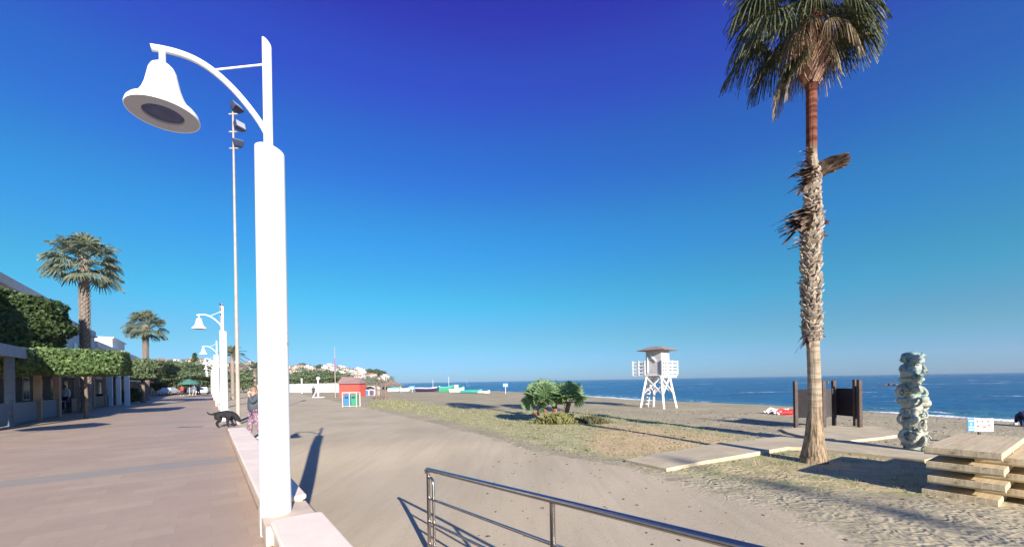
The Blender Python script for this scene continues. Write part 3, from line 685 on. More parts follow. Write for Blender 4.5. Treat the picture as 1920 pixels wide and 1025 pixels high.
for z_, an, out, R_, r, dsc in ((.86, 185, .26, .12, .035, 0), (.62, 10, .27, .13, .035, 1), (.98, 5, .3, .12, .022, 0), (1.18, -10, .26, .10, .04, 0), (.42, 200, .24, .15, .05, 0), (1.55, 180, .27, .11, .045, 1), (1.55, 0, .25, .13, .04, 0), (2.1, 0, .2, .13, .045, 0), (.3, 270, .22, .12, .04, 1), (1.3, 250, .22, .11, .03, 0), (2.42, 200, .14, .09, .035, 0), (2.45, 330, .12, .10, .03, 0), (.75, 280, .22, .10, .03, 1)):
    ringp(z_, R(an), out, R_, r, 'wheel' if dsc else 'ring', dsc)
for i in range(64):
    z_ = random.uniform(.1, 2.5); an = random.uniform(R(150), R(390)); rr = interp([(p[1], p[0]) for p in prof], z_)
    m = MB(); s_ = random.uniform(.05, .12); c0 = Vector((rr*math.cos(an), rr*math.sin(an), z_))
    M = Matrix.Translation(c0) @ Matrix.Rotation(random.uniform(0, 3), 4, Vector((random.random(), random.random(), .4)).normalized())
    if i % 3 == 0: m.ellip((0, 0, 0), (s_, s_*.9, s_*1.2), 10, 7, M)
    elif i % 3 == 1: m.rings([[M @ Vector((r_*math.cos(t), r_*math.sin(t), h)) for t in np.linspace(0, 5.6, 10)] for r_, h in ((s_*.6, -s_), (s_, -s_*.4), (s_*.8, s_*.3), (s_*1.05, s_), (s_*.8, s_))])
    else:
        for k in range(8): m.box(-s_*.18, s_*.18, s_*.75, s_*1.15, -s_*.4, s_*.4, M @ Matrix.Rotation(k*math.pi/4, 4, 'Z'))
        m.rings([[M @ Vector((s_*.8*math.cos(t), s_*.8*math.sin(t), h)) for t in np.linspace(0, 5.85, 15)] for h in (-s_*.4, s_*.4)])
    m.build(('knob', 'small_pot', 'gear')[i % 3], verd.m, tot, smooth=True)
# ================================================================ STACKED BOARDWALK SLABS
sb = Mt('wood_textured_slab', .8, .2); co = sb.co(scale=(1, 1, 1)); wv = sb.noise(sb.co(scale=(16, .8, 3)), 1.2, 5, .6)
c = sb.mix(sb.ramp(wv, [(.30, 0), (.66, 1)]), (.50, .39, .24), (.64, .52, .34)); c = sb.mix(sb.ramp(sb.noise(co, 5, 5, .7), [(.58, 0), (.72, 1)]), c, (.24, .18, .11)); sb.color(c); sb.bump(wv, .5, .01)
Pn = at(1878, 946); zb = Pn.z
d1 = Vector((.60, -.80, 0)).normalized(); 
P1 = at(1732, 835, zb+.82); P2 = at(1879, 848, zb+.82); P3 = at(1794, 821, zb+.82)
ex = (P2-P1).normalized(); ey = (P3-P1).normalized(); wid_ = (P2-P1).length
ang = math.atan2(ex.y, ex.x)
def woodslab(loc, rz, W_, L_, label):
    t = thing('boardwalk_slab', label, 'slab', loc, rz, 'stack of beige boardwalk slabs')
    m = MB(); n = 7
    for k in range(n):
        w = L_/14; 
    for k in range(14): m.box(.004, W_-.004, k*w+.003, (k+1)*w-.003, .104, .116)
    m.build('planks', sb.m, t)
    m = MB(); m.box(0, W_, 0, L_, .018, .1035); m.build('slab_body', sb.m, t, bevel=.01)
    m = MB()
    for y in (.0, .42*L_, L_-.1): m.box(.0, W_, y+.012, y+.09, 0, .02)
    m.build('underside_batten', sb.m, t)
    return t
nm = ['bottom slab of the beige stack, lying on the sand', 'second slab from the bottom of the stack', 'third slab from the bottom of the stack', 'topmost beige slab of the stack, with planks facing up']
for k in range(4):
    z_ = zb-.02+k*.236; off = (-.02, .03, .02, 0)[k]
    loc = P1+ex*off+Vector((0, 0, 0)); loc.z = z_
    if k == 0: loc = loc-ex*.02
    o = woodslab(loc, ang, wid_, 2.6, nm[k])
for k in range(3):
    z_ = zb-.02+k*.236+.118
    loc = P1+ex*(wid_*.55)+ey*.42; loc.z = z_
    woodslab(loc, ang, wid_*1.1, 2.6, ('lowest', 'middle', 'upper')[k]+' in-between slab, set back and sticking out on the right of the stack')
# ================================================================ SIGN BY THE STACK
sg = atd(1836, 11.6, 796); gzs = gz(sg.x, sg.y)
sgn = thing('info_sign', 'small blue and white beach notice board behind the stacked slabs', 'sign', (sg.x, sg.y, gzs), R(-8))
hgt = sg.z-gzs
wsm = mat('sign_white_board', (.72, .70, .66), .4, .06, 5, 0); blm = mat('sign_blue_ink', (.07, .27, .46), .4, .1, 5, 0); rdm = mat('sign_red_ink', (.55, .10, .07), .4, .1, 5, 0); gym = mat('sign_grey_ink', (.2, .25, .3), .4, .1, 5, 0)
b = MB(); b.box(-.03, .03, -.02, .02, -.1, hgt-.15); b.build('post', pst, sgn)
b = MB(); b.box(-.33, .33, -.035, -.022, hgt-.19, hgt+.19); b.build('board', wsm, sgn, bevel=.003)
b = MB(); b.box(-.327, -.15, -.039, -.036, hgt-.187, hgt+.187); b.build('blue_panel', blm, sgn)
b = MB()
for z_ in (.12, .03, -.06, -.13):
    b.box(-.30, -.18, -.0425, -.0395, hgt+z_-.018, hgt+z_+.018) if z_ != .03 else b.tube([(-.24, -.041, hgt+z_)]*1+[(-.24, -.0425, hgt+z_)], .03, 12)
b.build('pictogram', wsm, sgn)
b = MB()
for x, z_, w in ((-.08, .10, .05), (.05, .11, .05), (.2, .10, .06), (-.06, -.03, .07), (.1, -.05, .09), (.22, .0, .05)): b.box(x-w/2, x+w/2, -.0385, -.0355, hgt+z_-.022, hgt+z_+.022)
b.build('red_marks', rdm, sgn)
b = MB()
for z_ in (.05, -.10, -.14):
    for x in (-.10, .02, .14, .24): b.box(x-.04, x+.035, -.0385, -.0355, hgt+z_-.006, hgt+z_+.006)
b.build('printed_lines', gym, sgn)
# ================================================================ LIFEGUARD TOWER
ft = at(1234.5, 764); tw = thing('lifeguard_tower', 'white wooden lifeguard tower on crossed stilts near the waterline', 'lifeguard tower', ft, R(41))
S_ = ft.y/750; wood = mat('white_tower_wood', (.74, .72, .70), .6, .15, 3, .1); woodr = mat('tower_pale_boards', (.58, .55, .55), .6, .18, 3, .1); rfm = mat('tower_roof_brown', (.30, .235, .21), .8, .2, 4, .2)
ht = EYE-ft.z+61*S_; zd = EYE-ft.z+5.5*S_; q0, q1 = .92, .56
for i, j in ((-1, -1), (1, -1), (1, 1), (-1, 1)):
    b = MB(); b.bar((i*q0, j*q0, -.2), (i*q1, j*q1, zd-.001), .14, .14); b.build('leg', wood, tw, bevel=.01)
def lerp(z): return q0+(q1-q0)*z/zd
for (i, j), (k, l) in (((-1, -1), (1, -1)), ((1, -1), (1, 1)), ((1, 1), (-1, 1)), ((-1, 1), (-1, -1))):
    for za, zb2 in ((zd*.42, zd*.95), (zd*.95, zd*.42)):
        b = MB(); b.bar((i*lerp(za), j*lerp(za), za), (k*lerp(zb2), l*lerp(zb2), zb2), .09, .09); b.build('cross_brace', wood, tw)
D0, D1 = -.66, 1.62
b = MB(); n = 9
for k in range(n): b.box(D0, D1, D0+(D1-D0)*k/n+.006, D0+(D1-D0)*(k+1)/n-.006, zd, zd+.07)
b.box(D0+.02, D1-.02, -.6, -.45, zd-.14, zd-.002); b.box(D0+.02, D1-.02, .45, .6, zd-.14, zd-.002); b.build('deck', wood, tw)
zr = EYE-ft.z+52*S_
b = MB(); h = .58
for z0 in np.arange(zd+.07, zr-.05, .2):
    z1 = min(z0+.193, zr)
    b.box(-h, h, -h, -h+.04, z0, z1); b.box(-h, h, h-.04, h, z0, z1); b.box(-h, -h+.04, -h+.042, h-.042, z0, z1); b.box(h-.04, h, -h+.042, h-.042, z0, z1)
b.build('cabin', woodr, tw)
b = MB(); b.rings([[Vector((i*s, j*s, z)) for i, j in ((-1, -1), (1, -1), (1, 1), (-1, 1))] for s, z in ((1.02, zr), (1.05, zr+.035), (.45, zr+.27), (.02, ht))]); b.build('roof', rfm, tw)
for A, B in (((-.0, D0), (D1, D0)), ((D1, D0), (D1, D1)), ((D1, D1), (D0, D1)), ((D0, D1), (D0, .62)), ((D0, D0-.02), (0, D0-.02))):
    b = MB(); A = Vector((*A, 0)); B = Vector((*B, 0)); ss_ = (A+B)/2; A = ss_+(A-ss_)*.97; B = ss_+(B-ss_)*.97
    for z_ in (.17, .42, .67, .92): b.bar((A.x, A.y, zd+.07+z_), (B.x, B.y, zd+.07+z_), .035, .13)
    for t in (0, .5, 1): p_ = A.lerp(B, t); b.bar((p_.x, p_.y, zd+.07), (p_.x, p_.y, zd+1.09), .075, .075, (1, 0, 0))
    b.build('railing', wood, tw)
b = MB(); b.bar((-h-.05, -.25, zd+1.0), (-h-.12, .15, zd+1.5), .03, .12); b.build('window_strut', wood, tw)
b = MB(); b.bar((-h-.05, .42, zd+.2), (-h-.05, .42, zd+1.45), .03, .10); b.build('door_post', wood, tw)
b = MB()
for i in range(9): z_ = .25+i*(zd-.3)/8; b.bar((-.24, .95-.35*i/8, z_), (.24, .95-.35*i/8, z_), .05, .05)
b.bar((-.26, .96, 0), (-.26, .6, zd), .06, .06); b.bar((.26, .96, 0), (.26, .6, zd), .06, .06); b.build('ladder', wood, tw)
# ================================================================ FAN PALM SHRUB
random.seed(5)
pbh = at(1040, 790); shb = thing('palm_shrub', 'low clump of bright green fan palms with reddish stems in the grass', 'palm shrub', pbh)
S2 = pbh.y/750
m = MB(); mt = MB(); md = MB()
for ox, oy, zt, nl, rad in ((-.62, 0, 1.15, 22, .86), (.02, .25, 1.15, 16, .68), (.72, .05, 1.1, 20, .80), (-1.0, .2, .7, 12, .66)):
    c0 = Vector((ox*.55, oy, 0)); c1 = Vector((ox, oy, zt-.15))
    mt.tube([c0, c0.lerp(c1, .5)+Vector((.05, 0, 0)), c1], [.12, .10, .12], 9)
    for i in range(24):
        a_q = i*2.4; pp = c0.lerp(c1, i/24); mt.bar(pp, pp+Vector((math.cos(a_q)*.16, math.sin(a_q)*.16, .13)), .05, .02)
    nl = int(nl*.85)
    for i in range(nl):
        az = i*2.399+ox; f = i/(nl-1); el = R(88-78*f+random.uniform(-10, 10))
        fan(m, c1+Vector((0, 0, .1)), (math.cos(az)*math.cos(el), math.sin(az)*math.cos(el), math.sin(el)), random.uniform(.28, .5), rad*random.uniform(.62, .85), 26, random.uniform(.05, .3), 120, 1.2, .82, 4, .05, pet=.014, roll=random.uniform(-1.5, 1.5))
for az, el in ((250, 42), (285, 38), (265, 10), (300, 5), (225, 15)):
    az = R(az); el = R(el)
    for ox in (-.55, .7): fan(m, (ox, -.1, 1.1), (math.cos(az)*math.cos(el), math.sin(az)*math.cos(el), math.sin(el)), .42, .75, 26, .15, 120, 1., .72, 4, .05)
mt.build('stems', mat('reddish_palm_stems', (.36, .20, .13), .85, .5, 8, .4, c2=(.16, .08, .06)), shb)
m.build('fan_leaves', frond_b, shb)
random.seed(9)
def tuft(name, p, label, w, hh, n, m_, seed=0, group=None):
    r = np.random.default_rng(seed); x = r.normal(0, w*.4, n); y = r.normal(0, w*.3, n); a = r.random(n)*6.28; h = hh*(.4+.7*r.random(n))*np.exp(-(x*x+y*y)/(w*w))
    l = h*(.3+.7*r.random(n)); z0 = np.full(n, -.03)
    dx, dy = np.cos(a), np.sin(a); ww = .006+.010*r.random(n)
    v = np.stack([np.stack([x-dy*ww, y+dx*ww, z0], 1), np.stack([x+dy*ww, y-dx*ww, z0], 1), np.stack([x+dx*l*.4+dy*ww*.8, y+dy*l*.4-dx*ww*.8, h*.7], 1), np.stack([x+dx*l, y+dy*l, h], 1)], 1).reshape(-1, 3)
    o = fastmesh(name, v, np.arange(4*n).reshape(n, 4), m_); o.location = p; tag(o, label, 'plant', group); return o
weed = leafmat('weed_green', (.16, .17, .05), (.27, .26, .10), (.40, .34, .18)); weed2 = leafmat('weed_dark', (.09, .10, .045), (.16, .15, .07), (.28, .22, .13))
tuft('weed_clump', pbh+Vector((.05, -.55, 0)), 'tall yellow green weeds at the foot of the fan palm clump', 1.1, .5, 1500, weed, 1)
q = at(1108, 792); tuft('low_bush', q, 'dark low weeds just right of the fan palm clump', .9, .34, 1200, weed2, 2)
# ================================================================ THINGS ON THE SAND
random.seed(31)
# recycling bins
bb = at(659, 762); S = bb.y/750
rb = thing('recycling_bins', 'blue and green recycling bins side by side in one pale frame', 'bins', bb, R(-4))
blue = mat('bin_blue', (.05, .22, .46), .5, .12, 6, .05); green = mat('bin_green', (.06, .30, .17), .5, .12, 6, .05); frm = mat('bin_frame_white', (.7, .68, .6), .5, .1, 6, .05)
Wd = 27*S; Hh = 26*S
for k, m_ in ((0, blue), (1, green)):
    x0 = -Wd/2+.06+k*(Wd/2-.01); m = MB(); cx0 = x0+(Wd/2-.1)/2; w = (Wd/2-.12)/2
    m.rings([[Vector((cx0+i*w*q, j*.28*q, z)) for i, j in ((-1, -1), (1, -1), (1, 1), (-1, 1))] for q, z in ((.86, .12), (.97, Hh*.78), (1.02, Hh*.8), (1.02, Hh*.86), (.9, Hh*.9))]); bn = m.build('bin', m_, rb, bevel=.02)
    m = MB(); m.box(cx0-w*.6, cx0+w*.6, -.295, -.28, Hh*.62, Hh*.74); m.build('slot', fl, bn)
m = MB()
for x in (-Wd/2, 0, Wd/2): 
    for y in (-.33, .33): m.bar((x, y, -.05), (x, y, Hh), .05, .05, (1, 0, 0))
m.box(-Wd/2-.04, Wd/2+.04, -.36, .36, Hh, Hh+.06); m.box(-Wd/2, Wd/2, -.33, .33, .05, .09); m.build('frame', frm, rb)
# red kiosk
kb = at(655, 743); S = kb.y/750; red = mat('kiosk_red_boards', (.60, .10, .085), .5, .15, 4, .08); kr = mat('kiosk_roof', (.30, .20, .19), .8, .2, 3, .2)
ks = thing('beach_kiosk', 'red beach kiosk with brown pitched roof behind the recycling bins', 'kiosk', kb, R(-6))
Wk = 40*S; Hk = 24*S; Ht = 38*S
m = MB(); m.box(-Wk/2, Wk/2, 0, 2.2, -.1, Hk); m.build('walls', red, ks)
m = MB(); m.add([(-Wk/2-.2, -.3, Hk), (Wk/2+.2, -.3, Hk), (Wk/2+.2, 2.4, Hk), (-Wk/2-.2, 2.4, Hk), (-Wk/2+.0, 1.05, Ht), (Wk/2-.5, 1.05, Ht-.2), (-Wk/2-.2, -.3, Hk+.1), (Wk/2+.2, -.3, Hk+.1), (Wk/2+.2, 2.4, Hk+.1), (-Wk/2-.2, 2.4, Hk+.1)],
    [(0, 3, 2, 1), (0, 1, 7, 6), (1, 2, 8, 7), (2, 3, 9, 8), (3, 0, 6, 9), (6, 7, 5, 4), (8, 9, 4, 5), (7, 8, 5), (9, 6, 4)]); m.build('roof', kr, ks)
m = MB(); m.box(-Wk*.25, Wk*.28, -.03, -.003, Hk*.42, Hk*.85); m.build('shutter', mat('kiosk_shutter', (.70, .10, .08), .5, .1, 3, .05), ks, bevel=.01)
m = MB(); m.box(-Wk*.30, Wk*.33, -.28, -.035, Hk*.36, Hk*.40); m.build('counter', kr, ks)
# flagpole behind the kiosk
fp = at(629, 745); S = fp.y/750; t = thing('flagpole', 'slim flagpole with a furled flag, left of the red kiosk', 'flagpole', fp)
m = MB(); m.tube([(0, 0, -.2), (0, 0, 95*S)], [.07, .035], 10); m.build('pole', mast_m, t, smooth=True)
m = MB(); m.rings([[Vector((.06+r*math.cos(a_q), r*.6*math.sin(a_q), z*S)) for a_q in np.linspace(0, 5.6, 9)] for r, z in ((.03, 76), (.10, 72), (.14, 66), (.12, 60), (.17, 54), (.1, 50), (.03, 47))]); m.build('flag', mat('furled_flag', (.26, .20, .30), .8, .3, 3, .1), t, smooth=True)
# driftwood poles sculpture right of kiosk
dp = at(713, 748); S = dp.y/750; dw = mat('driftwood', (.24, .17, .14), .9, .4, 6, .4, c2=(.12, .08, .07))
for dx, hh, lean, lb in ((-8, 38, .12, 'leaning driftwood pole nearest the red kiosk'), (3, 46, -.1, 'tallest driftwood pole, dark with a forked top'), (9, 42, .06, 'reddish driftwood pole, right one of the group')):
    p = at(713+dx, 748); t = thing('driftwood_pole', lb, 'pole', p, 0, 'driftwood poles standing in the sand'); m = MB()
    m.tube([(0, 0, -.3), (lean*.5, 0, hh*S*.35), (lean*.2, .1, hh*S*.7), (lean*2, 0, hh*S)], [.14, .12, .10, .05], 9); m.build('trunk', dw, t, smooth=True)
    m = MB(); m.tube([(lean*.2, .05, hh*S*.6), (lean-.45, 0, hh*S*.85), (lean-.4, 0, hh*S*1.02)], [.08, .05, .03], 7); m.build('branch', dw, t, smooth=True)
    m = MB(); m.tube([(0, 0, hh*S*.25), (.35, 0, .12), (.5, 0, -.05)], [.07, .07, .06], 7); m.build('prop', dw, t, smooth=True)
# small shed with blue door between kiosk and poles
sp_ = at(693, 741); S = sp_.y/750; t = thing('beach_hut', 'low pale beach hut with blue and dark doors right of the red kiosk', 'hut', sp_)
m = MB(); m.box(-11*S, 11*S, 0, 2.4, -.1, 11*S); m.build('walls', mat('hut_cream', (.62, .56, .48), .8, .15, 3, .1), t)
m = MB(); m.rings([[Vector((x*S, y, z*S)) for y in (-.2, 2.6)] for x, z in ((-12.5, 11), (-10, 15), (-3, 18), (4, 18), (11, 14.5), (12.5, 11))], False, False); o = m.build('roof', mat('hut_canvas_roof', (.70, .64, .55), .8, .12, 3, .1), t); md_ = o.modifiers.new('thick', 'SOLIDIFY'); md_.thickness = .06
for x, m_ in ((-6, blue), (4, mat('dark_violet_door', (.12, .08, .20), .6, .2, 4, .05))): m = MB(); m.box((x-4)*S, (x+4)*S, -.04, -.003, .05, 9.5*S); m.build('door', m_, t)
# fishing boats
def boat(px, py, Lpx, Hpx, yaw, hullm, stripem, label, cabin=False, tarp=None, mastf=False):
    p = at(px, py); S = p.y/750; L = Lpx*S/max(.35, abs(math.cos(R(yaw)))); B_ = max(L*.17, .65); H = Hpx*S*.62
    t = thing('fishing_boat', label, 'boat', p, R(yaw), 'fishing boats pulled up on the beach')
    def sec(u, top):                                   # u -1 stern .. 1 bow
        w = B_*(1-max(0, u)**2.2)*(.82+.18*(1-max(0, -u)**2)); sh = H*(1+.45*max(0, u)**2+.12*max(0, -u)); k = .35*max(0, u)**3*H
        if top: return [(-w, sh*.8), (-w*1.03, sh), (-w*.9, sh), (-w*.85, sh*.75), (w*.85, sh*.75), (w*.9, sh), (w*1.03, sh), (w, sh*.8)]
        return [(-w, sh*.80), (-w*.88, sh*.42), (-w*.45, k+.02), (w*.45, k+.02), (w*.88, sh*.42), (w, sh*.80)]
    us = (-1, -.8, -.5, -.2, .1, .4, .65, .85, .99)
    m = MB(); m.rings([[Vector((u*L/2, y, z)) for y, z in sec(u, False)] for u in us], True); m.build('hull', hullm, t, smooth=True, angle=50)
    m = MB(); m.rings([[Vector((u*L/2, y, z)) for y, z in sec(u, True)] for u in us], True); m.build('gunwale', stripem, t)
    if cabin:
        m = MB(); m.box(-L*.16, L*.08, -B_*.55, B_*.55, H*.8, H*1.75); c_ = m.build('cabin', white, t, bevel=.03); m = MB(); m.box(L*.081, L*.085, -B_*.4, B_*.4, H*1.3, H*1.6); m.build('window', glass, c_)
    if tarp: m = MB(); m.rings([[Vector((u*L*.42, y*B_*.95, H*(.98+z*.35*(1-u*u)))) for y, z in ((-1, 0), (-.6, .7), (0, 1), (.6, .7), (1, 0))] for u in (-1, -.5, 0, .5, 1)], False, False); m.build('tarpaulin', tarp, t, smooth=True)
    if mastf: m = MB(); m.tube([(L*.2, 0, H*.8), (L*.2, 0, H*3)], .04, 6); m.build('mast', wood, t)
    return t
bw = mat('boat_white', (.74, .74, .74), .45, .12, 3, .05); bt = mat('boat_teal', (.07, .40, .34), .5, .15, 3, .05); bg_ = mat('boat_green', (.06, .33, .20), .5, .15, 3, .05); bp_ = mat('boat_dark_purple', (.07, .04, .12), .5, .15, 3, .05)
boat(740, 733.5, 24, 11, 12, bw, bt, 'small white boat with a teal cover, leftmost by the driftwood poles', tarp=bt)
boat(759, 734, 17, 10, 25, bw, wood, 'plain white boat between the teal covered boat and the long one')
boat(803, 734, 46, 12, -8, bp_, bw, 'long boat with a white upper hull over a dark purple bottom', mastf=True)
boat(836, 734, 26, 15, 30, bg_, bt, 'green boat with a mast beside the long white and purple one', mastf=True)
boat(857, 735, 28, 13, -15, bw, bg_, 'white boat with a small cabin', cabin=True)
boat(872, 731, 14, 12, 60, bw, bt, 'small white boat with a mast, partly behind the others', mastf=True)
boat(884, 737, 40, 9, -6, bt, bt, 'flat turquoise boat lying near the white dinghy', tarp=bt)
boat(908, 738, 22, 8, -18, bw, bw, 'white dinghy, rightmost of the boats and closest to the sea')
# signs at the waterline
for px, py, lb, h_ in ((948, 738, 'small white beach notice on a thin post right of the boats', 20), (773, 735, 'small pale notice on a post among the boats', 12)):
    p = at(px, py); S = p.y/750; t = thing('beach_notice', lb, 'sign', p); m = MB(); m.tube([(0, 0, -.1), (0, 0, (h_-6)*S)], .05, 8); m.build('post', wood, t)
    m = MB(); m.box(-5*S, 5*S, -.05, .05, (h_-7)*S, h_*S); bo = m.build('blue_frame', blm, t); m = MB(); m.box(-3.4*S, 3.4*S, -.07, -.052, (h_-5.8)*S, (h_-1.5)*S); m.build('notice', wsm, bo)
# breakwater rocks
rockm = mat('breakwater_rock', (.20, .14, .11), .9, .4, 1.2, .5, c2=(.10, .07, .06), bd=.2)
t = thing('rock_breakwater', 'low reddish brown heap of rocks in the sea beside the totem sculpture', 'breakwater', tuple(at(1672, 721.5, SEA)))
for i in range(46):
    x = random.uniform(-3.6, 3.8); y = random.uniform(-1, 1); s_ = random.uniform(.25, .55)*(1-.4*abs(x)/4)
    m = MB(); m.ellip((x, y, .1+.35*(1-abs(x)/4)*random.random()), (s_*1.2, s_, s_*.8), 7, 5); 
    m.v = [tuple(c_*1. + random.uniform(-.08, .08)*s_*2 for c_ in v) for v in m.v]; m.build('rock', rockm, t)
S = at(1672, 721.5, SEA).y/750
t.scale = (S*5.2,)*3
# ================================================================ PEOPLE AND DOG
def skin(name, nodes, edges, m_, parent=None, root=0, sub=2):
    """nodes: {key: (x,y,z,r)}"""
    me = bpy.data.meshes.new(name); keys = list(nodes); me.from_pydata([nodes[k][:3] for k in keys], [(keys.index(a), keys.index(b)) for a, b in edges], [])
    o = bpy.data.objects.new(name, me); COL.objects.link(o)
    if parent: o.parent = parent
    sk = o.modifiers.new('skin', 'SKIN'); sk.use_smooth_shade = True
    bm = bmesh.new(); bm.from_mesh(me); lay = bm.verts.layers.skin.verify(); bm.verts.ensure_lookup_table()
    for i, k in enumerate(keys):
        r = nodes[k][3]; bm.verts[i][lay].radius = r if isinstance(r, tuple) else (r, r); bm.verts[i][lay].use_root = (i == root)
    bm.to_mesh(me); bm.free()
    s_ = o.modifiers.new('sub', 'SUBSURF'); s_.levels = sub; s_.render_levels = sub
    me.materials.append(m_); return o
skinm = mat('skin', (.52, .30, .21), .55, .08, 8, .03)
def person(label, loc, rz, joints, top_m, leg_m, hair_m, group=None, bulk=1., long_hair=False, skirt=False, sleeves=True, hands=True):
    """joints in metres: pelvis, chest, neck, head, and l/r sh, el, wr, hip, kn, an, toe"""
    t = thing('person', label, 'person', loc, rz, group); J = {k: Vector(v) for k, v in joints.items()}
    N = {'pelvis': (*J['pelvis'], .13), 'belly': (*J['pelvis'].lerp(J['chest'], .5), .115), 'chest': (*J['chest'], .14), 'neck': (*J['neck'], .05), 'skull': (*J['head'], .078)}
    Hd = J['head']-J['neck']; N['crown'] = (*(J['head']+Hd.normalized()*.08), .075)
    E = [('pelvis', 'belly'), ('belly', 'chest'), ('chest', 'neck'), ('neck', 'skull'), ('skull', 'crown')]
    for s in 'lr':
        for a, k, r in (('sh', 'sh', .062), ('el', 'el', .042), ('wr', 'wr', .028), ('hip', 'hip', .095), ('kn', 'kn', .06), ('an', 'an', .038), ('toe', 'toe', .03)): N[s+k] = (*J[s+k], r)
        E += [('chest', s+'sh'), (s+'sh', s+'el'), (s+'el', s+'wr'), ('pelvis', s+'hip'), (s+'hip', s+'kn'), (s+'kn', s+'an'), (s+'an', s+'toe')]
        d = (J[s+'wr']-J[s+'el']).normalized(); side = d.cross(J.get('face', Vector((0, -1, 0)))).normalized()
        pc = J[s+'wr']+d*.05; N[s+'palm'] = (*pc, (.030, .016)); E.append((s+'wr', s+'palm'))
        if hands:
            for q, (o_, L_) in enumerate(((-.026, .062), (-.009, .072), (.009, .068), (.026, .054))):
                b0 = pc+d*.035+side*o_; N[f'{s}f{q}a'] = (*b0, .0095); N[f'{s}f{q}b'] = (*(b0+d*L_*.55+Vector((0, 0, -.006))), .0085); N[f'{s}f{q}c'] = (*(b0+d*L_+Vector((.004, .012, -.012))), .0075)
                E += [(s+'palm', f'{s}f{q}a'), (f'{s}f{q}a', f'{s}f{q}b'), (f'{s}f{q}b', f'{s}f{q}c')]
            b0 = pc-side*.032-d*.01; N[s+'t0'] = (*b0, .011); N[s+'t1'] = (*(b0+d*.035-side*.02), .009); E += [(s+'palm', s+'t0'), (s+'t0', s+'t1')]
    body = skin('body', N, E, skinm, t, 0)
    fd = Vector(joints.get('face', (0, -1, 0))).normalized(); sd_ = fd.cross(Vector((0, 0, 1))).normalized(); hc = J['head']+Hd.normalized()*.05
    m = MB(); m.ellip(hc+fd*.088-Hd.normalized()*.02, (.013, .018, .022), 8, 6); m.build('nose', skinm, body, smooth=True)
    em = mat('eye_dark', (.03, .02, .02), .3, .1, 5, 0); lm_ = mat('lips', (.40, .14, .11), .5, .1, 5, 0)
    for q in (-1, 1):
        m = MB(); m.ellip(hc+fd*.074+sd_*.03*q+Hd.normalized()*.012, (.011, .008, .007), 8, 6); m.build('eye', em, body, smooth=True)
        m = MB(); m.ellip(hc+sd_*.082*q-Hd.normalized()*.01, (.012, .018, .028), 8, 6); m.build('ear', skinm, body, smooth=True)
    m = MB(); m.ellip(hc+fd*.076-Hd.normalized()*.052, (.024, .012, .007), 8, 5); m.build('mouth', lm_, body, smooth=True)
    m = MB(); m.ellip(hc-fd*.022+Hd.normalized()*.028, (.094, .094, .098), 16, 10)
    if long_hair: m.tube([hc-fd*.06+Vector((0, 0, .03)), hc-fd*.10-Vector((0, 0, .1)), hc-fd*.11-Vector((0, 0, .26))], [.08, .075, .03], 12)
    m.build('hair', hair_m, t, smooth=True)
    C = {'a': (*J['pelvis'].lerp(J['chest'], -.15), .16), 'b': (*J['pelvis'].lerp(J['chest'], .5), .145), 'c': (*J['chest'], .165), 'd': (*J['chest'].lerp(J['neck'], .7), .075)}; CE = [('a', 'b'), ('b', 'c'), ('c', 'd')]
    for s in 'lr':
        C[s+'s'] = (*J[s+'sh'], .082); C[s+'e'] = (*J[s+'sh'].lerp(J[s+'el'], .6 if not sleeves else 1), .062); CE += [('c', s+'s'), (s+'s', s+'e')]
        if sleeves: C[s+'w'] = (*J[s+'el'].lerp(J[s+'wr'], .85), .042); CE.append((s+'e', s+'w'))
    C = {k: (*v[:3], v[3]*(bulk if k in 'abc' else (1+bulk)/2)) for k, v in C.items()}
    skin('top', C, CE, top_m, t, 0)
    T = {'a': (*J['pelvis'], .15)}; TE = []
    for s in 'lr':
        T[s+'h'] = (*J[s+'hip'], .118); T[s+'k'] = (*J[s+'kn'], .082); T[s+'n'] = (*J[s+'kn'].lerp(J[s+'an'], .9), .06); TE += [('a', s+'h'), (s+'h', s+'k'), (s+'k', s+'n')]
    skin('trousers', T, TE, leg_m, t, 0)
    for s in 'lr':
        m = MB(); m.tube([J[s+'an'].lerp(J[s+'toe'], -.35)-Vector((0, 0, .02)), J[s+'an'].lerp(J[s+'toe'], .4)-Vector((0, 0, .01)), J[s+'toe']], [.05, .05, .035], 10); m.build('shoe', white, t, smooth=True)
    return t
def stand(h=1.7, stride=.0, armup=False):
    k = h/1.7; s = stride
    J = dict(pelvis=(0, 0, .93), chest=(0, 0, 1.28), neck=(0, -.01, 1.47), head=(0, -.03, 1.57), face=(0, -1, 0))
    for c_, x, q in (('l', .10, 1), ('r', -.10, -1)):
        J[c_+'sh'] = (x*1.75, 0, 1.40); J[c_+'el'] = (x*2.3, -.12*q*s, 1.13); J[c_+'wr'] = (x*2.2, -.24*q*s-.05, .88)
        J[c_+'hip'] = (x, 0, .88); J[c_+'kn'] = (x, .20*q*s-.03, .49); J[c_+'an'] = (x, .42*q*s+.02, .08); J[c_+'toe'] = (x, .42*q*s-.13, .035)
    if armup: J['lel'] = (.24, -.16, 1.22); J['lwr'] = (.10, -.20, 1.46)
    J = {a: Vector(v)*k for a, v in J.items()}; J['face'] = Vector((0, -1, 0)); return J
floral = Mt('floral_trousers', .8, .1); co = floral.co(); vo = floral.n('ShaderNodeTexVoronoi'); vo.inputs['Scale'].default_value = 22; floral.l(co, vo.inputs[0])
floral.color(floral.mix(floral.ramp(vo.outputs['Distance'], [(.25, 0), (.4, 1)]), (.62, .50, .52), (.20, .11, .16)))
darktop = mat('dark_grey_top', (.075, .09, .11), .85, .2, 9, .1); hairb = mat('light_brown_hair', (.30, .19, .12), .7, .3, 30, .3); hairk = mat('dark_hair', (.05, .035, .03), .7, .3, 30, .3)
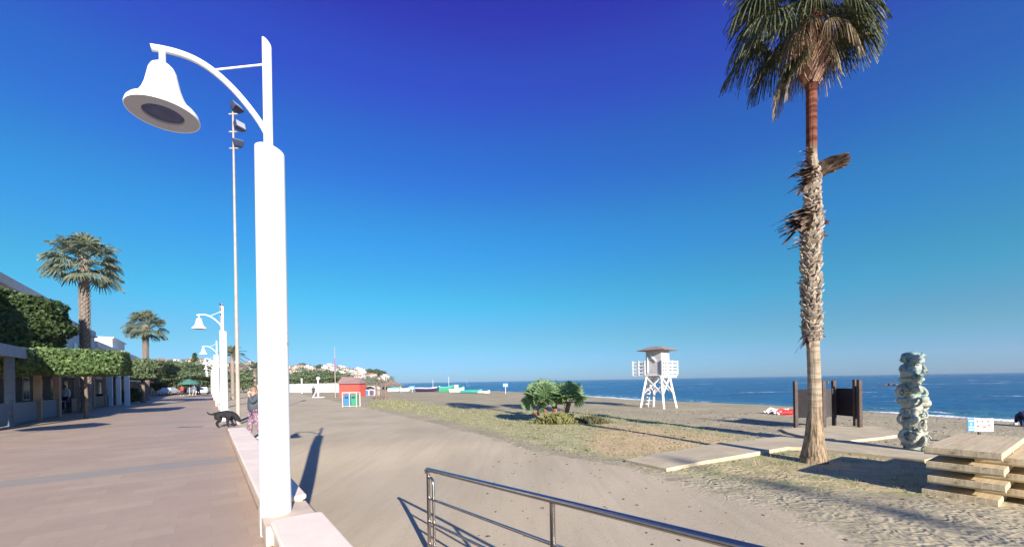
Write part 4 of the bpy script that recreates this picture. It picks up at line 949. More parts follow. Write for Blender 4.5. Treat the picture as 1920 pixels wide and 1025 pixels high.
# the person by the dog, one hand raised to the face
pp = at(475, 824); k_ = (97*pp.y/750)/1.7
J = stand(min(1.82, 97*pp.y/750*.98), .35, True)
person('person in loose dark top and floral trousers, hand to face, by the big column', pp+Vector((.06, 0, .03)), R(-35), J, darktop, floral.m, hairb, bulk=1.4, long_hair=True)
# black dog
dgp = at(421, 800, 0.015); dog = thing('dog', 'black dog sniffing the ground on the promenade edge beside the second lamp', 'dog', dgp, R(14))
furm = mat('black_fur', (.018, .017, .02), .75, .3, 30, .5)
N = {'hips': (-.20, 0, .44, (.125, .135)), 'loin': (-.06, 0, .45, (.115, .125)), 'ribs': (.08, 0, .44, (.135, .165)), 'chest': (.20, 0, .44, (.125, .155)), 'neck': (.29, 0, .42, .10), 'nape': (.35, 0, .36, .09), 'skull': (.40, 0, .28, .088), 'muzz': (.465, 0, .20, .052), 'nose': (.50, 0, .15, .036),
     't0': (-.30, 0, .47, .045), 't1': (-.38, 0, .45, .034), 't2': (-.46, 0, .47, .028), 't3': (-.53, 0, .54, .016)}
E = [('hips', 'loin'), ('loin', 'ribs'), ('ribs', 'chest'), ('chest', 'neck'), ('neck', 'nape'), ('nape', 'skull'), ('skull', 'muzz'), ('muzz', 'nose'), ('hips', 't0'), ('t0', 't1'), ('t1', 't2'), ('t2', 't3')]
for s, y, sx_q in (('l', .09, .04), ('r', -.09, -.05)):
    N[s+'sh'] = (.18, y, .34, .078); N[s+'elb'] = (.15+sx_q*.3, y, .26, .055); N[s+'wr'] = (.18+sx_q, y, .13, .036); N[s+'fp'] = (.18+sx_q, y, .038, .034); N[s+'ft'] = (.23+sx_q, y, .026, .028)
    N[s+'th'] = (-.18, y, .33, .095); N[s+'kn'] = (-.11-sx_q, y, .25, .062); N[s+'hk'] = (-.24-sx_q, y, .15, .036); N[s+'hp'] = (-.22-sx_q, y, .038, .034); N[s+'ht'] = (-.17-sx_q, y, .026, .028)
    E += [('chest', s+'sh'), (s+'sh', s+'elb'), (s+'elb', s+'wr'), (s+'wr', s+'fp'), (s+'fp', s+'ft'), ('hips', s+'th'), (s+'th', s+'kn'), (s+'kn', s+'hk'), (s+'hk', s+'hp'), (s+'hp', s+'ht')]
bd_ = skin('body', N, E, furm, dog, 0)
for y in (.055, -.055):
    m = MB(); m.rings([[Vector((.37+a_q, y*1.25+(y*.45)*q, .355-.10*q+b_q)) for a_q, b_q in ((-.03*(1-q*.6), 0), (0, .012), (.035*(1-q*.6), 0), (0, -.012))] for q in (0, .5, 1)]); m.build('ear', furm, bd_, smooth=True)
    m = MB(); m.ellip((.452, y*.8, .275), (.010, .010, .010), 8, 6); m.build('eye', em if False else mat('eye_dark', (.03, .02, .02), .3), bd_)
dog.scale = (1.05,)*3
# sunbathers
tb_ = at(1472, 776); rd_ = mat('pink_red_towel', (.62, .16, .13), .85, .2, 8, .2); tan = skinm
tw_ = MB(); tw_.box(-.95, .95, -.9, .9, .0, .03); tw_o = tw_.build('beach_towel', rd_, None, bevel=.01); tw_o.location = tb_; tw_o.rotation_euler.z = R(12); tag(tw_o, 'pink and red beach towel spread on the sand left of the shower screen', 'towel')
def lying(label, off, rz, topm, hairm):
    J = dict(pelvis=(0, 0, .14), chest=(.38, 0, .17), neck=(.58, 0, .2), head=(.68, 0, .24), face=(-.3, 0, .95))
    for c_, y in (('l', .1), ('r', -.1)):
        J[c_+'sh'] = (.50, y*1.75, .15); J[c_+'el'] = (.30, y*3.0, .08); J[c_+'wr'] = (.06, y*2.6, .07); J[c_+'hip'] = (-.06, y, .12)
        J[c_+'kn'] = (-.46, y*1.1, .30 if c_ == 'l' else .13); J[c_+'an'] = (-.84, y*1.1, .08); J[c_+'toe'] = (-.92, y*1.2, .16)
    J = {a: Vector(v) for a, v in J.items()}
    return person(label, tb_+Vector(off), rz, J, topm, topm, hairm, 'sunbathers on the towel', sleeves=False)
lying('person lying on the towel in a red swimsuit', (0, -.42, .02), R(8), mat('red_swimsuit', (.60, .05, .05), .7, .2, 8, .1), hairk)
lying('person lying on the towel in white clothes', (-.1, .42, .02), R(14), mat('white_clothes', (.72, .66, .64), .8, .12, 8, .1), hairb)
# seated person at the right edge
se = at(1928, 800); J = dict(pelvis=(0, 0, .14), chest=(.02, .05, .50), neck=(.01, 0, .68), head=(0, -.03, .78), face=(0, -1, 0))
for c_, x in (('l', .1), ('r', -.1)):
    J[c_+'sh'] = (x*1.8, .04, .60); J[c_+'el'] = (x*2.6, -.16, .42); J[c_+'wr'] = (x*1.2, -.36, .42); J[c_+'hip'] = (x, -.04, .14); J[c_+'kn'] = (x*1.3, -.38, .48); J[c_+'an'] = (x*1.2, -.56, .09); J[c_+'toe'] = (x*1.2, -.70, .04)
person('person in dark blue clothes sitting on the sand at the right edge of the beach', se, R(150), {a: Vector(v) for a, v in J.items()}, mat('navy_cloth', (.02, .03, .09), .8, .2, 8, .1), mat('navy_cloth', (.02, .03, .09)), hairk)
# small white litter by the wall
lt = at(565, 933); m = MB(); m.lathe([(.03, 0), (.035, .02), (.042, .09), (.044, .1), (.038, .1), (.03, .02)], 14); o = m.build('paper_cup', white, None, smooth=True); o.location = lt; o.rotation_euler = (R(70), 0, R(40)); o.location.z += .04; tag(o, 'crushed white paper cup lying on the sand beside the big lamp column', 'cup')
# ================================================================ TREES
random.seed(77); rng = np.random.default_rng(77)
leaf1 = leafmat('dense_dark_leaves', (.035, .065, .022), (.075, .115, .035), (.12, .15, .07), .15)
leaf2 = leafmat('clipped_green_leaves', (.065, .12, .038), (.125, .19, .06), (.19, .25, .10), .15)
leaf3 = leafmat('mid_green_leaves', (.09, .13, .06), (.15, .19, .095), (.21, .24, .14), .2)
barkm = mat('tree_bark', (.22, .17, .13), .9, .4, 8, .5)
def crownpts(n, r, box=0., lump=.18, seed=0):
    g = np.random.default_rng(seed); d = g.normal(size=(n, 3)); d /= np.linalg.norm(d, axis=1)[:, None]
    if box:                                            # push the ball out towards a clipped box
        mx = np.abs(d).max(1)[:, None]; d2 = d/mx; D = d*(1-box)+d2*box
    else: D = d
    ph = g.random(6)*6.28
    k = 1+lump*(np.sin(5*d[:, 0]+ph[0])*np.sin(4*d[:, 1]+ph[1])+.6*np.sin(9*d[:, 2]+ph[2]+4*d[:, 0]))
    rr = (1-.28*g.random(n)**2)*k
    return D*rr[:, None]*np.array(r), d
def tree(name, label, cat, loc, r, zc, n, size, m, box=0., lump=.18, trunk_r=.14, seed=0, rz=0., group=None, core=.78):
    t = thing(name, label, cat, loc, rz, group); P, N = crownpts(n, r, box, lump, seed); P[:, 2] += zc
    v, f = leaves(P, N, size, .55)
    cr_ = fastmesh('crown', v, f, m, t)
    b = MB(); b.tube([(0, 0, -.1), (.03, 0, zc*.4), (0, 0, zc-r[2]*.3)], [trunk_r*1.3, trunk_r, trunk_r*.8], 10)
    for k in range(6): a = k*1.05; b.tube([(0, 0, zc-r[2]*1.15), (math.cos(a)*r[0]*.3, math.sin(a)*r[1]*.3, zc-r[2]*.7), (math.cos(a)*r[0]*.75, math.sin(a)*r[1]*.75, zc+r[2]*.1)], [trunk_r*.6, trunk_r*.45, trunk_r*.15], 6)
    b.build('trunk', barkm, t, smooth=True)
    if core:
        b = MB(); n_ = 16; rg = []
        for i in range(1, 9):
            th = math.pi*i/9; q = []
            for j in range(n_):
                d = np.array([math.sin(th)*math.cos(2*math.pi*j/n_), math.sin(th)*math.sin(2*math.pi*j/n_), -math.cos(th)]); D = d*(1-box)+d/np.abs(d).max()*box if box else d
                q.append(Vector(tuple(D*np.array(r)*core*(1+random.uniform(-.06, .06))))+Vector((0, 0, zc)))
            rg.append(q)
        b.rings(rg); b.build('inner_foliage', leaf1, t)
    return t
def abw(px, Y): p = atd(px, Y); p.z = 0; return p
hc_ = ab(29.3, -5.0)
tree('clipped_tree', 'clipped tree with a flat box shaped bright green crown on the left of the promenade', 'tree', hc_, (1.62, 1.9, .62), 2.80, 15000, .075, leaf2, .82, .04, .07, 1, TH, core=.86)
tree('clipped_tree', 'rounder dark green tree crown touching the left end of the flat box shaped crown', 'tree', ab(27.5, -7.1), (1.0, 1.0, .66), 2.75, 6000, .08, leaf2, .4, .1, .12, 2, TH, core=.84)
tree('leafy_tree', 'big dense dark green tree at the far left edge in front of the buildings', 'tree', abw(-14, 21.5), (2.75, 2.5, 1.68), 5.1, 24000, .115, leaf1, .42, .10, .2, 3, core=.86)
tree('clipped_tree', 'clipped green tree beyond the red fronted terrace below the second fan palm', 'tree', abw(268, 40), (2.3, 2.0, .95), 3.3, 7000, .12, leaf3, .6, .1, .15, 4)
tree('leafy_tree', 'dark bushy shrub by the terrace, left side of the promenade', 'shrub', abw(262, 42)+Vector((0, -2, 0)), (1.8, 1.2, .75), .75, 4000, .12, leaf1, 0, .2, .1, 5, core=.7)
tree('clipped_tree', 'unseen clipped tree added left of the view to shade the near paving', 'tree', (-20.4, 12.4, 0), (1.9, 2.0, .7), 2.9, 4000, .12, leaf2, .8, .05, .07, 11)  # unseen tree, added to widen the shadow on the paving
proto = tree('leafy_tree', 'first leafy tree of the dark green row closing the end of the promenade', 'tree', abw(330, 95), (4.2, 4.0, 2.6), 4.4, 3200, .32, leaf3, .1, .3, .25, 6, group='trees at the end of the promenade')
for px, Y, sc, lb in ((300, 80, .9, 'leftmost leafy tree of the row at the end of the promenade, beside the terrace'), (352, 110, 1.1, 'leafy tree right behind the parked cars at the end of the promenade'),
                      (385, 120, 1.1, 'leafy tree directly behind the small distant bell lamps'), (412, 130, 1.0, 'leafy tree seen between the second lamp column and the third'),
                      (455, 120, .9, 'leafy tree right of the slim mast, behind the person'), (478, 115, .8, 'leafy tree just left of the big lamp column'), (552, 150, .9, 'leafy tree just right of the big lamp column behind the white wall'),
                      (580, 155, 1.0, 'leafy tree behind the middle of the white wall'), (610, 150, .95, 'leafy tree behind the right part of the white wall'), (636, 155, .9, 'leafy tree behind the flagpole')):
    dup(proto, abw(px, Y)+Vector((0, 0, -.3)), random.uniform(0, 6), lb, sc)
# tall conifer
t = thing('norfolk_pine', 'tall narrow conifer rising above the trees at the end of the promenade', 'tree', abw(366, 150)); P = []; 
hh = 1.5+62/750*150
for z_ in np.arange(2.5, hh, .8):
    rr = (1-(z_/hh)**1.3)*3.6+.3
    for k in range(9): a = k*.7+z_; q = np.linspace(.15, 1, 10); P.append(np.stack([rr*q*math.cos(a), rr*q*math.sin(a), z_+.1*q*rr], 1))
P = np.concatenate(P); P += rng.normal(0, .12, P.shape); v, f = leaves(P, np.tile([0, 0, 1.], (len(P), 1)), .45, .4); fastmesh('crown', v, f, leaf1, t)
b = MB(); b.tube([(0, 0, -.2), (0, 0, hh)], [.3, .04], 8); b.build('trunk', barkm, t)
# feather palms behind the second lamp
def feather(mb, base, az, el, L, droop):
    base = Vector(base); d = Vector((math.cos(az)*math.cos(el), math.sin(az)*math.cos(el), math.sin(el))); pts = []
    for q in np.linspace(0, 1, 9): p = base+d*L*q; p.z -= droop*L*q*q; pts.append(p)
    mb.tube(pts, [.05, .045, .04, .035, .03, .025, .02, .015, .01], 4, False)
    s = d.cross(Vector((0, 0, 1))).normalized()
    for i in range(26):
        q = .15+.85*i/26; k = q*8; a = pts[int(k)].lerp(pts[min(8, int(k)+1)], k-int(k)); l = L*.22*math.sin(math.pi*min(1, q*.8+.18))
        for sg in (-1, 1): e_ = a+s*sg*l*.8+d*l*.6+Vector((0, 0, -.25*l)); w = d*.035; mb.add([a-w, a+w, e_+w*.3, e_-w*.3], [(0, 1, 2, 3)])
def datepalm(loc, hz, L, n, label, seed):
    random.seed(seed); t = thing('feather_palm_tree', label, 'palm tree', loc); m = MB(); m.lathe([(.32, -.1), (.25, .5), (.22, hz*.6), (.28, hz), (.1, hz+.3)], 12); m.build('trunk', ftrunk, t, smooth=True)
    m = MB()
    for i in range(n): feather(m, (0, 0, hz+.1), i*2.399, R(75-95*i/(n-1)), L*random.uniform(.85, 1.1), random.uniform(.25, .5))
    m.build('crown', frond_far, t)
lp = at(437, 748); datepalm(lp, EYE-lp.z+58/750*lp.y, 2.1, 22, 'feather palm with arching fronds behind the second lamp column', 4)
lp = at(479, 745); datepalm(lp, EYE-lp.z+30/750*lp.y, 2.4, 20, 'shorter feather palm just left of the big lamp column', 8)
# ================================================================ BUILDINGS ALONG THE PROMENADE
glassd = mat('dark_window_glass', (.03, .04, .055), .15, .3, 2, 0, .6)
frame_m = mat('window_frame_white', (.6, .6, .58), .5, .1, 4, .03)
shadem = mat('dark_shopfront_boards', (.055, .045, .055), .6, .3, 2, .1)  # near-black tone that paints the terrace shade onto walls and screen
def building(label, a0, a1, h, wallm_, b0=-9.5, depth=9, floors=2, pent=False, door_m=None, awn=None, roofm=None, dark=True):
    t = thing('seafront_building', label, 'building', ab(a0, b0), TH); L = a1-a0
    m = MB(); m.box(-depth, 0, 0, L, -.1, h); m.build('wall', wallm_, t)
    m = MB(); m.box(-depth-.12, .22, -.12, L+.12, h, h+.16)
    for x0, x1, y0, y1 in ((-depth, .1, 0, .18), (-depth, .1, L-.18, L), (-.08, .1, .182, L-.182)): m.box(x0, x1, y0, y1, h+.162, h+.65)
    if floors > 1: m.box(.003, .5, -.05, L+.05, h*.47, h*.47+.14)
    m.build('roof', roofm or wallm_, t)
    if dark: m = MB(); m.box(.003, .045, .05, L-.05, .02, h*.46); m.build('ground_floor_shade', shadem, t)  # dark sheet over the ground floor, shade put into the colour
    n = max(2, int(L/2.6))
    for fl_ in range(floors):
        z0 = .9 if fl_ == 0 else h*.5+.75; x_ = .046 if fl_ == 0 else .003; z1 = min(z0+1.35, h-.4)
        for k in range(n):
            y = (k+.5)*L/n
            if fl_ == 0 and k % 2 == 0:
                m = MB(); m.box(.046, .06, y-.5, y+.5, .03, 2.15); d_ = m.build('door', door_m or frame_m, t); m = MB(); m.box(.061, .075, y-.35, y+.35, 1.0, 1.9); m.build('pane', glassd, d_)
                continue
            m = MB(); m.box(x_, .07, y-.62, y+.62, z0-.08, z1+.08); w_ = m.build('window', frame_m, t)
            m = MB(); m.box(.071, .08, y-.52, y-.03, z0, z1); m.box(.071, .08, y+.03, y+.52, z0, z1); m.build('pane', glassd, w_)
    for k in range(2):
        x = -2.0-3.2*k; z0 = h*.5+.8; m = MB(); m.box(x-.6, x+.6, -.07, -.003, z0-.08, z0+1.3); w_ = m.build('window', frame_m, t); m = MB(); m.box(x-.5, x+.5, -.08, -.071, z0, z0+1.22); m.build('pane', glassd, w_)
    if floors > 1:
        m = MB()
        for y in np.arange(.1, L, .18): m.bar((.46, y, h*.47+.14), (.46, y, h*.47+1.0), .02, .02, (1, 0, 0))
        m.bar((.46, 0, h*.47+1.03), (.46, L, h*.47+1.03), .05, .05); m.build('balcony_railing', frame_m, t)
    if pent: m = MB(); m.box(-depth*.8, -1.2, L*.15, L*.8, h+.165, h+2.5); m.build('penthouse', wallm_, t); m = MB(); m.box(-depth*.8-.2, -1., L*.15-.2, L*.8+.2, h+2.502, h+2.65); m.build('penthouse_roof', roofm or wallm_, t)
    if awn:
        m = MB(); m.rings([[Vector((x, y, z)) for y in (.2, L-.2)] for x, z in ((.03, 3.0), (2.0, 2.55), (2.02, 2.3))], False, False); o = m.build('awning', awn, t); md_ = o.modifiers.new('thick', 'SOLIDIFY'); md_.thickness = .03
    return t
wc = mat('wall_cream', (.66, .60, .48), .85, .12, 1.2, .1); ww = mat('wall_white', (.74, .74, .73), .8, .1, 1.2, .1); wb = mat('wall_pale_blue', (.50, .58, .66), .8, .1, 1.2, .1); wbr = mat('wall_brown', (.36, .25, .19), .85, .2, 1.5, .1)
awr = mat('awning_red', (.50, .08, .06), .8, .15, 2, .1); awb = mat('awning_pale', (.55, .60, .62), .8, .12, 2, .1); tile = mat('terracotta_tiles', (.40, .19, .12), .85, .3, 6, .3)
building('cream two storey building at the far left edge behind the big dark tree', 24, 46.8, 7.6, wc, awn=awb, door_m=wbr, roofm=ww)
building('pale blue building behind the first fan palm trunk', 47.2, 60, 6.8, wb, awn=awb)
building('white two storey building right of the first fan palm', 60.4, 75.4, 5.9, ww, awn=awb)
building('white building with a penthouse and red awning, left of the second fan palm', 76, 92, 6.0, ww, pent=True, door_m=awr, awn=awr)
building('cream building with tiled edge beyond the second fan palm', 92.5, 108, 5.2, wc, roofm=tile)
building('low white building, last of the seafront row on the left', 109, 128, 4.8, ww, roofm=tile)
# terrace pergola
tpz = thing('terrace_pergola', 'shaded terrace pergola with a pale flat roof edge under the big dark tree', 'pergola', ab(22, -9.2), TH)
m = MB(); m.box(.1, 2.8, 0, 10.5, 3.02, 3.16); m.box(2.802, 2.9, -.05, 10.55, 2.85, 3.3); m.box(.1, 2.8, -.1, -.002, 2.85, 3.3); m.build('roof', mat('pergola_blue_grey', (.24, .30, .38), .8, .15, 2, .1), tpz)
m = MB(); m.box(.1, 2.6, .1, 10.4, 2.9, 3.018); m.build('ceiling', wbr, tpz)
for y in (.3, 3.8, 7.2, 10.2): m = MB(); m.box(2.5, 2.74, y-.12, y+.12, 0, 2.9); m.build('post', mat('slate_blue_panel', (.12, .16, .22)) if y < 5 else wbr, tpz)
for y in (2, 5.5, 8.7): m = MB(); m.box(2.55, 2.65, y-1.4, y+1.4, .05, .95); m.build('screen_panel', mat('slate_blue_panel', (.12, .16, .22), .7, .2, 3, .1), tpz)
shade_roof = thing('terrace_pergola', 'long low dark roof added to deepen terrace shade behind the flat clipped tree', 'pergola', ab(33.2, -9.2), TH)  # roof added to make the space under the terrace darker
m = MB(); m.box(.1, 2.6, 0, 24, 2.62, 2.74); m.build('roof', wbr, shade_roof)
for y in np.arange(.4, 24, 4.2): m = MB(); m.box(2.3, 2.5, y-.1, y+.1, 0, 2.62); m.build('post', wbr, shade_roof)
m = MB(); m.box(2.36, 2.42, 3, 20, .05, .9); m.build('screen_panel', shadem, shade_roof)
# white posts of the next terrace
for px, top, Y, lb in ((206, 706, 34, 'tall pale square post at the terrace edge beyond the flat clipped tree'), (222, 708, 36, 'thin white post with a round cap at the terrace edge'), (238, 706, 33, 'grey square post, rightmost at the terrace edge')):
    p = abw(px, Y); t = thing('terrace_post', lb, 'post', p, TH, 'posts at the terrace edge'); H_ = EYE+(727-top)/750*Y
    m = MB(); m.box(-.16, .16, -.16, .16, 0, H_); m.build('shaft', wb if px != 222 else ww, t, bevel=.02); m = MB(); (m.box(-.2, .2, -.2, .2, H_, H_+.08) if px != 222 else m.ellip((0, 0, H_+.12), (.2, .2, .14), 10, 8)); m.build('cap', wb if px != 222 else ww, t)
# parasols: one out of frame on the left whose shadow falls across the paving, a green one far away
def parasol(loc, H_, r, m_, label, n=8):
    t = thing('parasol', label, 'parasol', loc); m = MB(); m.tube([(0, 0, 0), (0, 0, H_)], .03, 8); m.build('pole', wood, t)
    m = MB(); rg = [[Vector((q*r*math.cos(2*math.pi*k/n), q*r*math.sin(2*math.pi*k/n), H_-z)) for k in range(n)] for q, z in ((.02, 0), (.5, .28*r*.9), (1, .62*r*.9), (1.01, .62*r*.9+.12))]
    m.rings(rg, False); o = m.build('canopy', m_, t); md_ = o.modifiers.new('thick', 'SOLIDIFY'); md_.thickness = .012
    m = MB(); m.lathe([(.28, 0), (.28, .06), (.06, .1)], 16); m.build('base', conc, t); return t
parasol((-15.3, 10.35, 0), 3.1, 1.25, awb, 'pale terrace parasol just outside the left edge of the photo, casting the pointed shadow')
parasol(abw(345, 74)+Vector((1, 0, 0)), 3.0, 1.6, mat('parasol_green', (.07, .20, .16), .8, .15, 3, .1), 'green market parasol among the parked cars at the end of the promenade')
# cafe tables and chairs in the shade, built once and copied
def cafe_chair(loc, rz, label):
    t = thing('cafe_chair', label, 'chair', loc, rz, 'cafe chairs on the shaded terrace')
    m = MB(); m.box(-.22, .22, -.22, .22, .43, .47); m.build('seat', wbr, t); m = MB(); m.box(-.22, .22, .19, .225, .50, .88); m.build('backrest', wbr, t)
    for x in (-.2, .2):
        for y in (-.2, .2): m = MB(); m.bar((x, y, 0), (x, y, .47 if y < 0 else .86), .03, .03, (1, 0, 0)); m.build('leg', wbr, t)
    return t
def cafe_table(loc, label):
    t = thing('cafe_table', label, 'table', loc, TH, 'cafe tables on the shaded terrace'); m = MB(); m.lathe([(.40, .72), (.40, .75)], 20); m.build('tabletop', ww, t)
    m = MB(); m.tube([(0, 0, .03), (0, 0, .72)], .03, 8); m.build('leg', wbr, t); m = MB(); m.lathe([(.25, 0), (.25, .03)], 14); m.build('foot', wbr, t); return t
ct = cafe_table(ab(30.5, -7.6), 'white cafe table under the flat clipped tree'); cc = cafe_chair(ab(30.0, -8.0), TH, 'brown cafe chair nearest the pergola under the clipped tree')
for k, (a, b2, lb) in enumerate(((33.5, -7.5, 'white cafe table behind the standing people'), (37, -7.4, 'white cafe table farthest along the shaded terrace'))): dup(ct, ab(a, b2), TH, lb)
for a, b2, r_, lb in ((31.1, -7.4, 2.5, 'brown cafe chair on the promenade side of the table under the clipped tree'), (33.0, -8.1, .4, 'brown cafe chair left of the table behind the standing people'), (34.1, -7.1, 3., 'brown cafe chair right of the table behind the standing people'),
                      (36.5, -7.9, .5, 'brown cafe chair left of the farthest terrace table'), (37.6, -7., 3.2, 'brown cafe chair right of the farthest terrace table')): dup(cc, ab(a, b2), TH+r_, lb)
wtop = mat('white_shirt', (.66, .66, .68), .85, .08, 6, .05); dkl = mat('dark_trousers', (.05, .05, .07), .85, .2, 6, .05); bluet = mat('blue_shirt', (.10, .18, .34), .85, .1, 6, .05); redt = mat('red_shirt', (.45, .07, .06), .85, .1, 6, .05); beig = mat('beige_trousers', (.42, .36, .28), .85, .1, 6, .05)
person('person in white shirt and dark trousers standing in the terrace shade', abw(122, 27), R(20), stand(1.72, .2), wtop, dkl, hairk, hands=False)
person('person in pale clothes standing in the shade under the clipped tree', abw(147, 28), R(-60), stand(1.68, .3), wtop, beig, hairb, hands=False)
person('person in dark clothes walking past the parked cars at the end of the promenade', abw(372, 62), R(10), stand(1.72, .6), dkl, dkl, hairk, hands=False)
person('person in a red shirt walking at the far end of the promenade', abw(341, 68), R(10), stand(1.7, .5), redt, dkl, hairk, hands=False)
person('person in a blue shirt walking at the far end beside the smallest lamps', abw(364, 70), R(190), stand(1.75, .6), bluet, beig, hairb, hands=False)
person('person standing beside the white exercise post on the far sand', at(588, 743), R(30), stand(1.7, .2), dkl, dkl, hairk, hands=False)
# parked cars
tyre = mat('tyre_rubber', (.02, .02, .02), .8, .2, 6, .1)
def car(loc, rz, m_, label):
    t = thing('parked_car', label, 'car', loc, rz, 'cars parked at the end of the promenade')
    prof = [(-2.05, .35), (-2.1, .75), (-1.95, .92), (-1.3, .98), (-.75, 1.42), (.75, 1.45), (1.35, 1.0), (2.0, .85), (2.1, .6), (2.05, .35)]
    m = MB(); m.rings([[Vector((x*(1-.02*abs(y)), y*(1 if z < 1.1 else .82), z)) for x, z in prof] for y in (-.85, -.8, .8, .85)]); m.build('body', m_, t, bevel=.05)
    m = MB()
    for y in (-.80, .80): m.box(-.95, .95, y*.9-.03, y*.9+.03, 1.02, 1.34)
    m.build('side_windows', glassd, t); m = MB(); m.bar((1.30, -.62, 1.05), (1.30, .62, 1.05), .1, .05); m.rings([[Vector((x, y, z)) for x, z in ((1.33, 1.035), (.80, 1.43), (.86, 1.46), (1.42, 1.05))] for y in (-.62, .62)]); m.build('windscreen', glassd, t)
    for x in (-1.3, 1.3):
        for y in (-.8, .8): m = MB(); m.lathe([(.31, -.1), (.33, -.07), (.33, .07), (.31, .1)], 16); w_ = m.build('wheel', tyre, t); w_.rotation_euler = (R(90), 0, 0); w_.location = (x, y, .33); m = MB(); m.lathe([(.19, -.11), (.19, .11)], 12); m.build('rim', steel, w_)
    for y in (-.6, .6): m = MB(); m.box(2.06, 2.12, y-.15, y+.15, .62, .75); m.build('headlight', white, t)
    return t
cw = mat('car_white', (.72, .72, .72), .25, .05, 2, 0, .5); cr_r = mat('car_red', (.45, .04, .04), .25, .05, 2, 0, .5); cgr = mat('car_grey', (.12, .13, .15), .25, .05, 2, 0, .5)
car(abw(316, 76), TH+1.2, cw, 'white parked car, leftmost at the end of the promenade'); car(abw(338, 82), TH+1.4, cr_r, 'red parked car beside the green parasol'); car(abw(360, 84), TH+1.6, cgr, 'dark grey parked car behind the walking people'); car(abw(380, 78), TH+1.5, cw, 'white parked car nearest the smallest bell lamps')
# drain cover
m = MB(); p = at(358, 800, .0045); m.box(-.42, .42, -.07, .07, 0, .006); o = m.build('drain_grate', mat('drain_metal', (.10, .085, .08), .6, .3, 20, .1), None); o.location = p; o.rotation_euler.z = R(5); tag(o, 'narrow dark drain grate set in the paving left of the dog', 'drain')
# white wall and posts beyond the sand
hwl = mat('far_wall_white', (.58, .59, .58), .8, .15, .6, .1)
wl = [at(547, 735), at(664, 735)]; S = 100/750
t = thing('white_wall', 'long low white wall beyond the sand right of the big lamp column', 'wall', (0, 0, 0)); m = MB(); A, B = wl; zt = EYE+.2
m.bar(Vector((A.x-14, A.y+3, zt-1.2)), Vector((B.x, B.y, zt-1.2)), .3, 2.6); m.build('wall_body', hwl, t)
m = MB()
for q in np.linspace(0, 1, 9): p = Vector((A.x, A.y, 0)).lerp(Vector((B.x, B.y, 0)), q)+Vector((0, -.2, 0)); m.box(p.x-.18, p.x+.18, p.y-.12, p.y+.04, zt-2.4, zt+.14)
m.build('pillars', hwl, t)
ep = at(597, 745); S = ep.y/750; t = thing('exercise_post', 'white exercise frame with a round topped post on the far sand', 'exercise frame', ep)
m = MB(); m.tube([(0, 0, -.1), (0, 0, 34*S)], .10, 10); m.ellip((0, 0, 36*S), (.26, .26, .28), 10, 8); m.build('post', white, t); m = MB(); m.tube([(-.9, 0, 0), (0, 0, 20*S)], .06, 8); m.build('brace', white, t); m = MB(); m.box(-.6, .9, -.3, .3, .02, .12); m.build('base_plate', white, t)
m = MB(); m.tube([(-.6, 0, 22*S), (.6, 0, 22*S)], .05, 8); m.build('handlebar', white, t)
ep = at(566, 737); S = ep.y/750; t = thing('white_post', 'plain white post standing in front of the low white wall', 'post', ep); m = MB(); m.tube([(0, 0, -.1), (0, 0, 26*S)], .16, 10); m.build('shaft', white, t); m = MB(); m.ellip((0, 0, 27*S), (.22, .22, .16), 10, 8); m.build('cap', white, t)
# ================================================================ HILLS AND HILLSIDE TOWN
HP = [(-400, 40), (100, 44), (200, 46), (280, 46), (340, 44), (400, 42), (460, 36), (520, 31), (570, 31), (610, 30), (660, 27), (690, 21), (706, 19), (722, 14), (736, 8), (748, 1.5), (754, -3)]
def hillz(px, Y):
    Yr = np.interp(px, [-400, 400, 560, 700, 760], [520, 560, 720, 780, 800]); H_ = np.interp(px, [p[0] for p in HP], [p[1] for p in HP])*Yr/750
    s0 = np.interp(px, [-400, 500, 700, 760], [.42, .45, .72, .93]); t = (Y/Yr-s0)/(1-s0)
    up = sst(t, 0, 1); z = H_*up*np.where(t > 1, 1-.3*np.clip(t-1, 0, 1), 1)
    z = z+(1.6*np.sin(px*.11+Y*.012)+1.3*np.sin(px*.047+Y*.03+1))*sst(t, .1, .6)*np.minimum(1, np.maximum(H_, 0)/12)
    return z-.3*(1-up)
pxs = np.linspace(-400, 754, 420); ys = np.concatenate([np.linspace(200, 900, 120), [1100, 1500]])
PXg, Yg = np.meshgrid(pxs, ys); Xg = (PXg-960)/750*Yg; Zg = hillz(PXg, Yg)
n = len(pxs); i = np.arange(len(ys)-1)[:, None]*n; j = np.arange(n-1)[None]; hf = np.stack([i+j, i+j+1, i+n+j+1, i+n+j], -1).reshape(-1, 4)
hm = Mt('hill_slope', .95, .1); co = hm.co(world=True); c = hm.mix(hm.ramp(hm.noise(co, .018, 6, .65), [(.42, 0), (.56, 1)]), (.13, .155, .085), (.36, .27, .20)); c = hm.mix(hm.attr('cliff'), c, (.55, .36, .27)); c = hm.mix(hm.math('MULTIPLY', hm.ramp(hm.noise(co, .12, 5, .7), [(.45, 1), (.55, 0)]), .6), c, (.10, .13, .07)); hm.color(c); hm.bump(hm.noise(co, .15, 5, .7), .8, 3)
oh = fastmesh('hills', np.stack([Xg.ravel(), Yg.ravel(), Zg.ravel()], 1), hf, hm.m, smooth=True); struct(oh); setattr_(oh, 'cliff', (sst(PXg, 690, 725)*.9).ravel())
random.seed(99); rng = np.random.default_rng(99)
def hillp(px, Y): return Vector(((px-960)/750*Y, Y, float(hillz(np.array([px*1.]), np.array([Y*1.]))[0])))
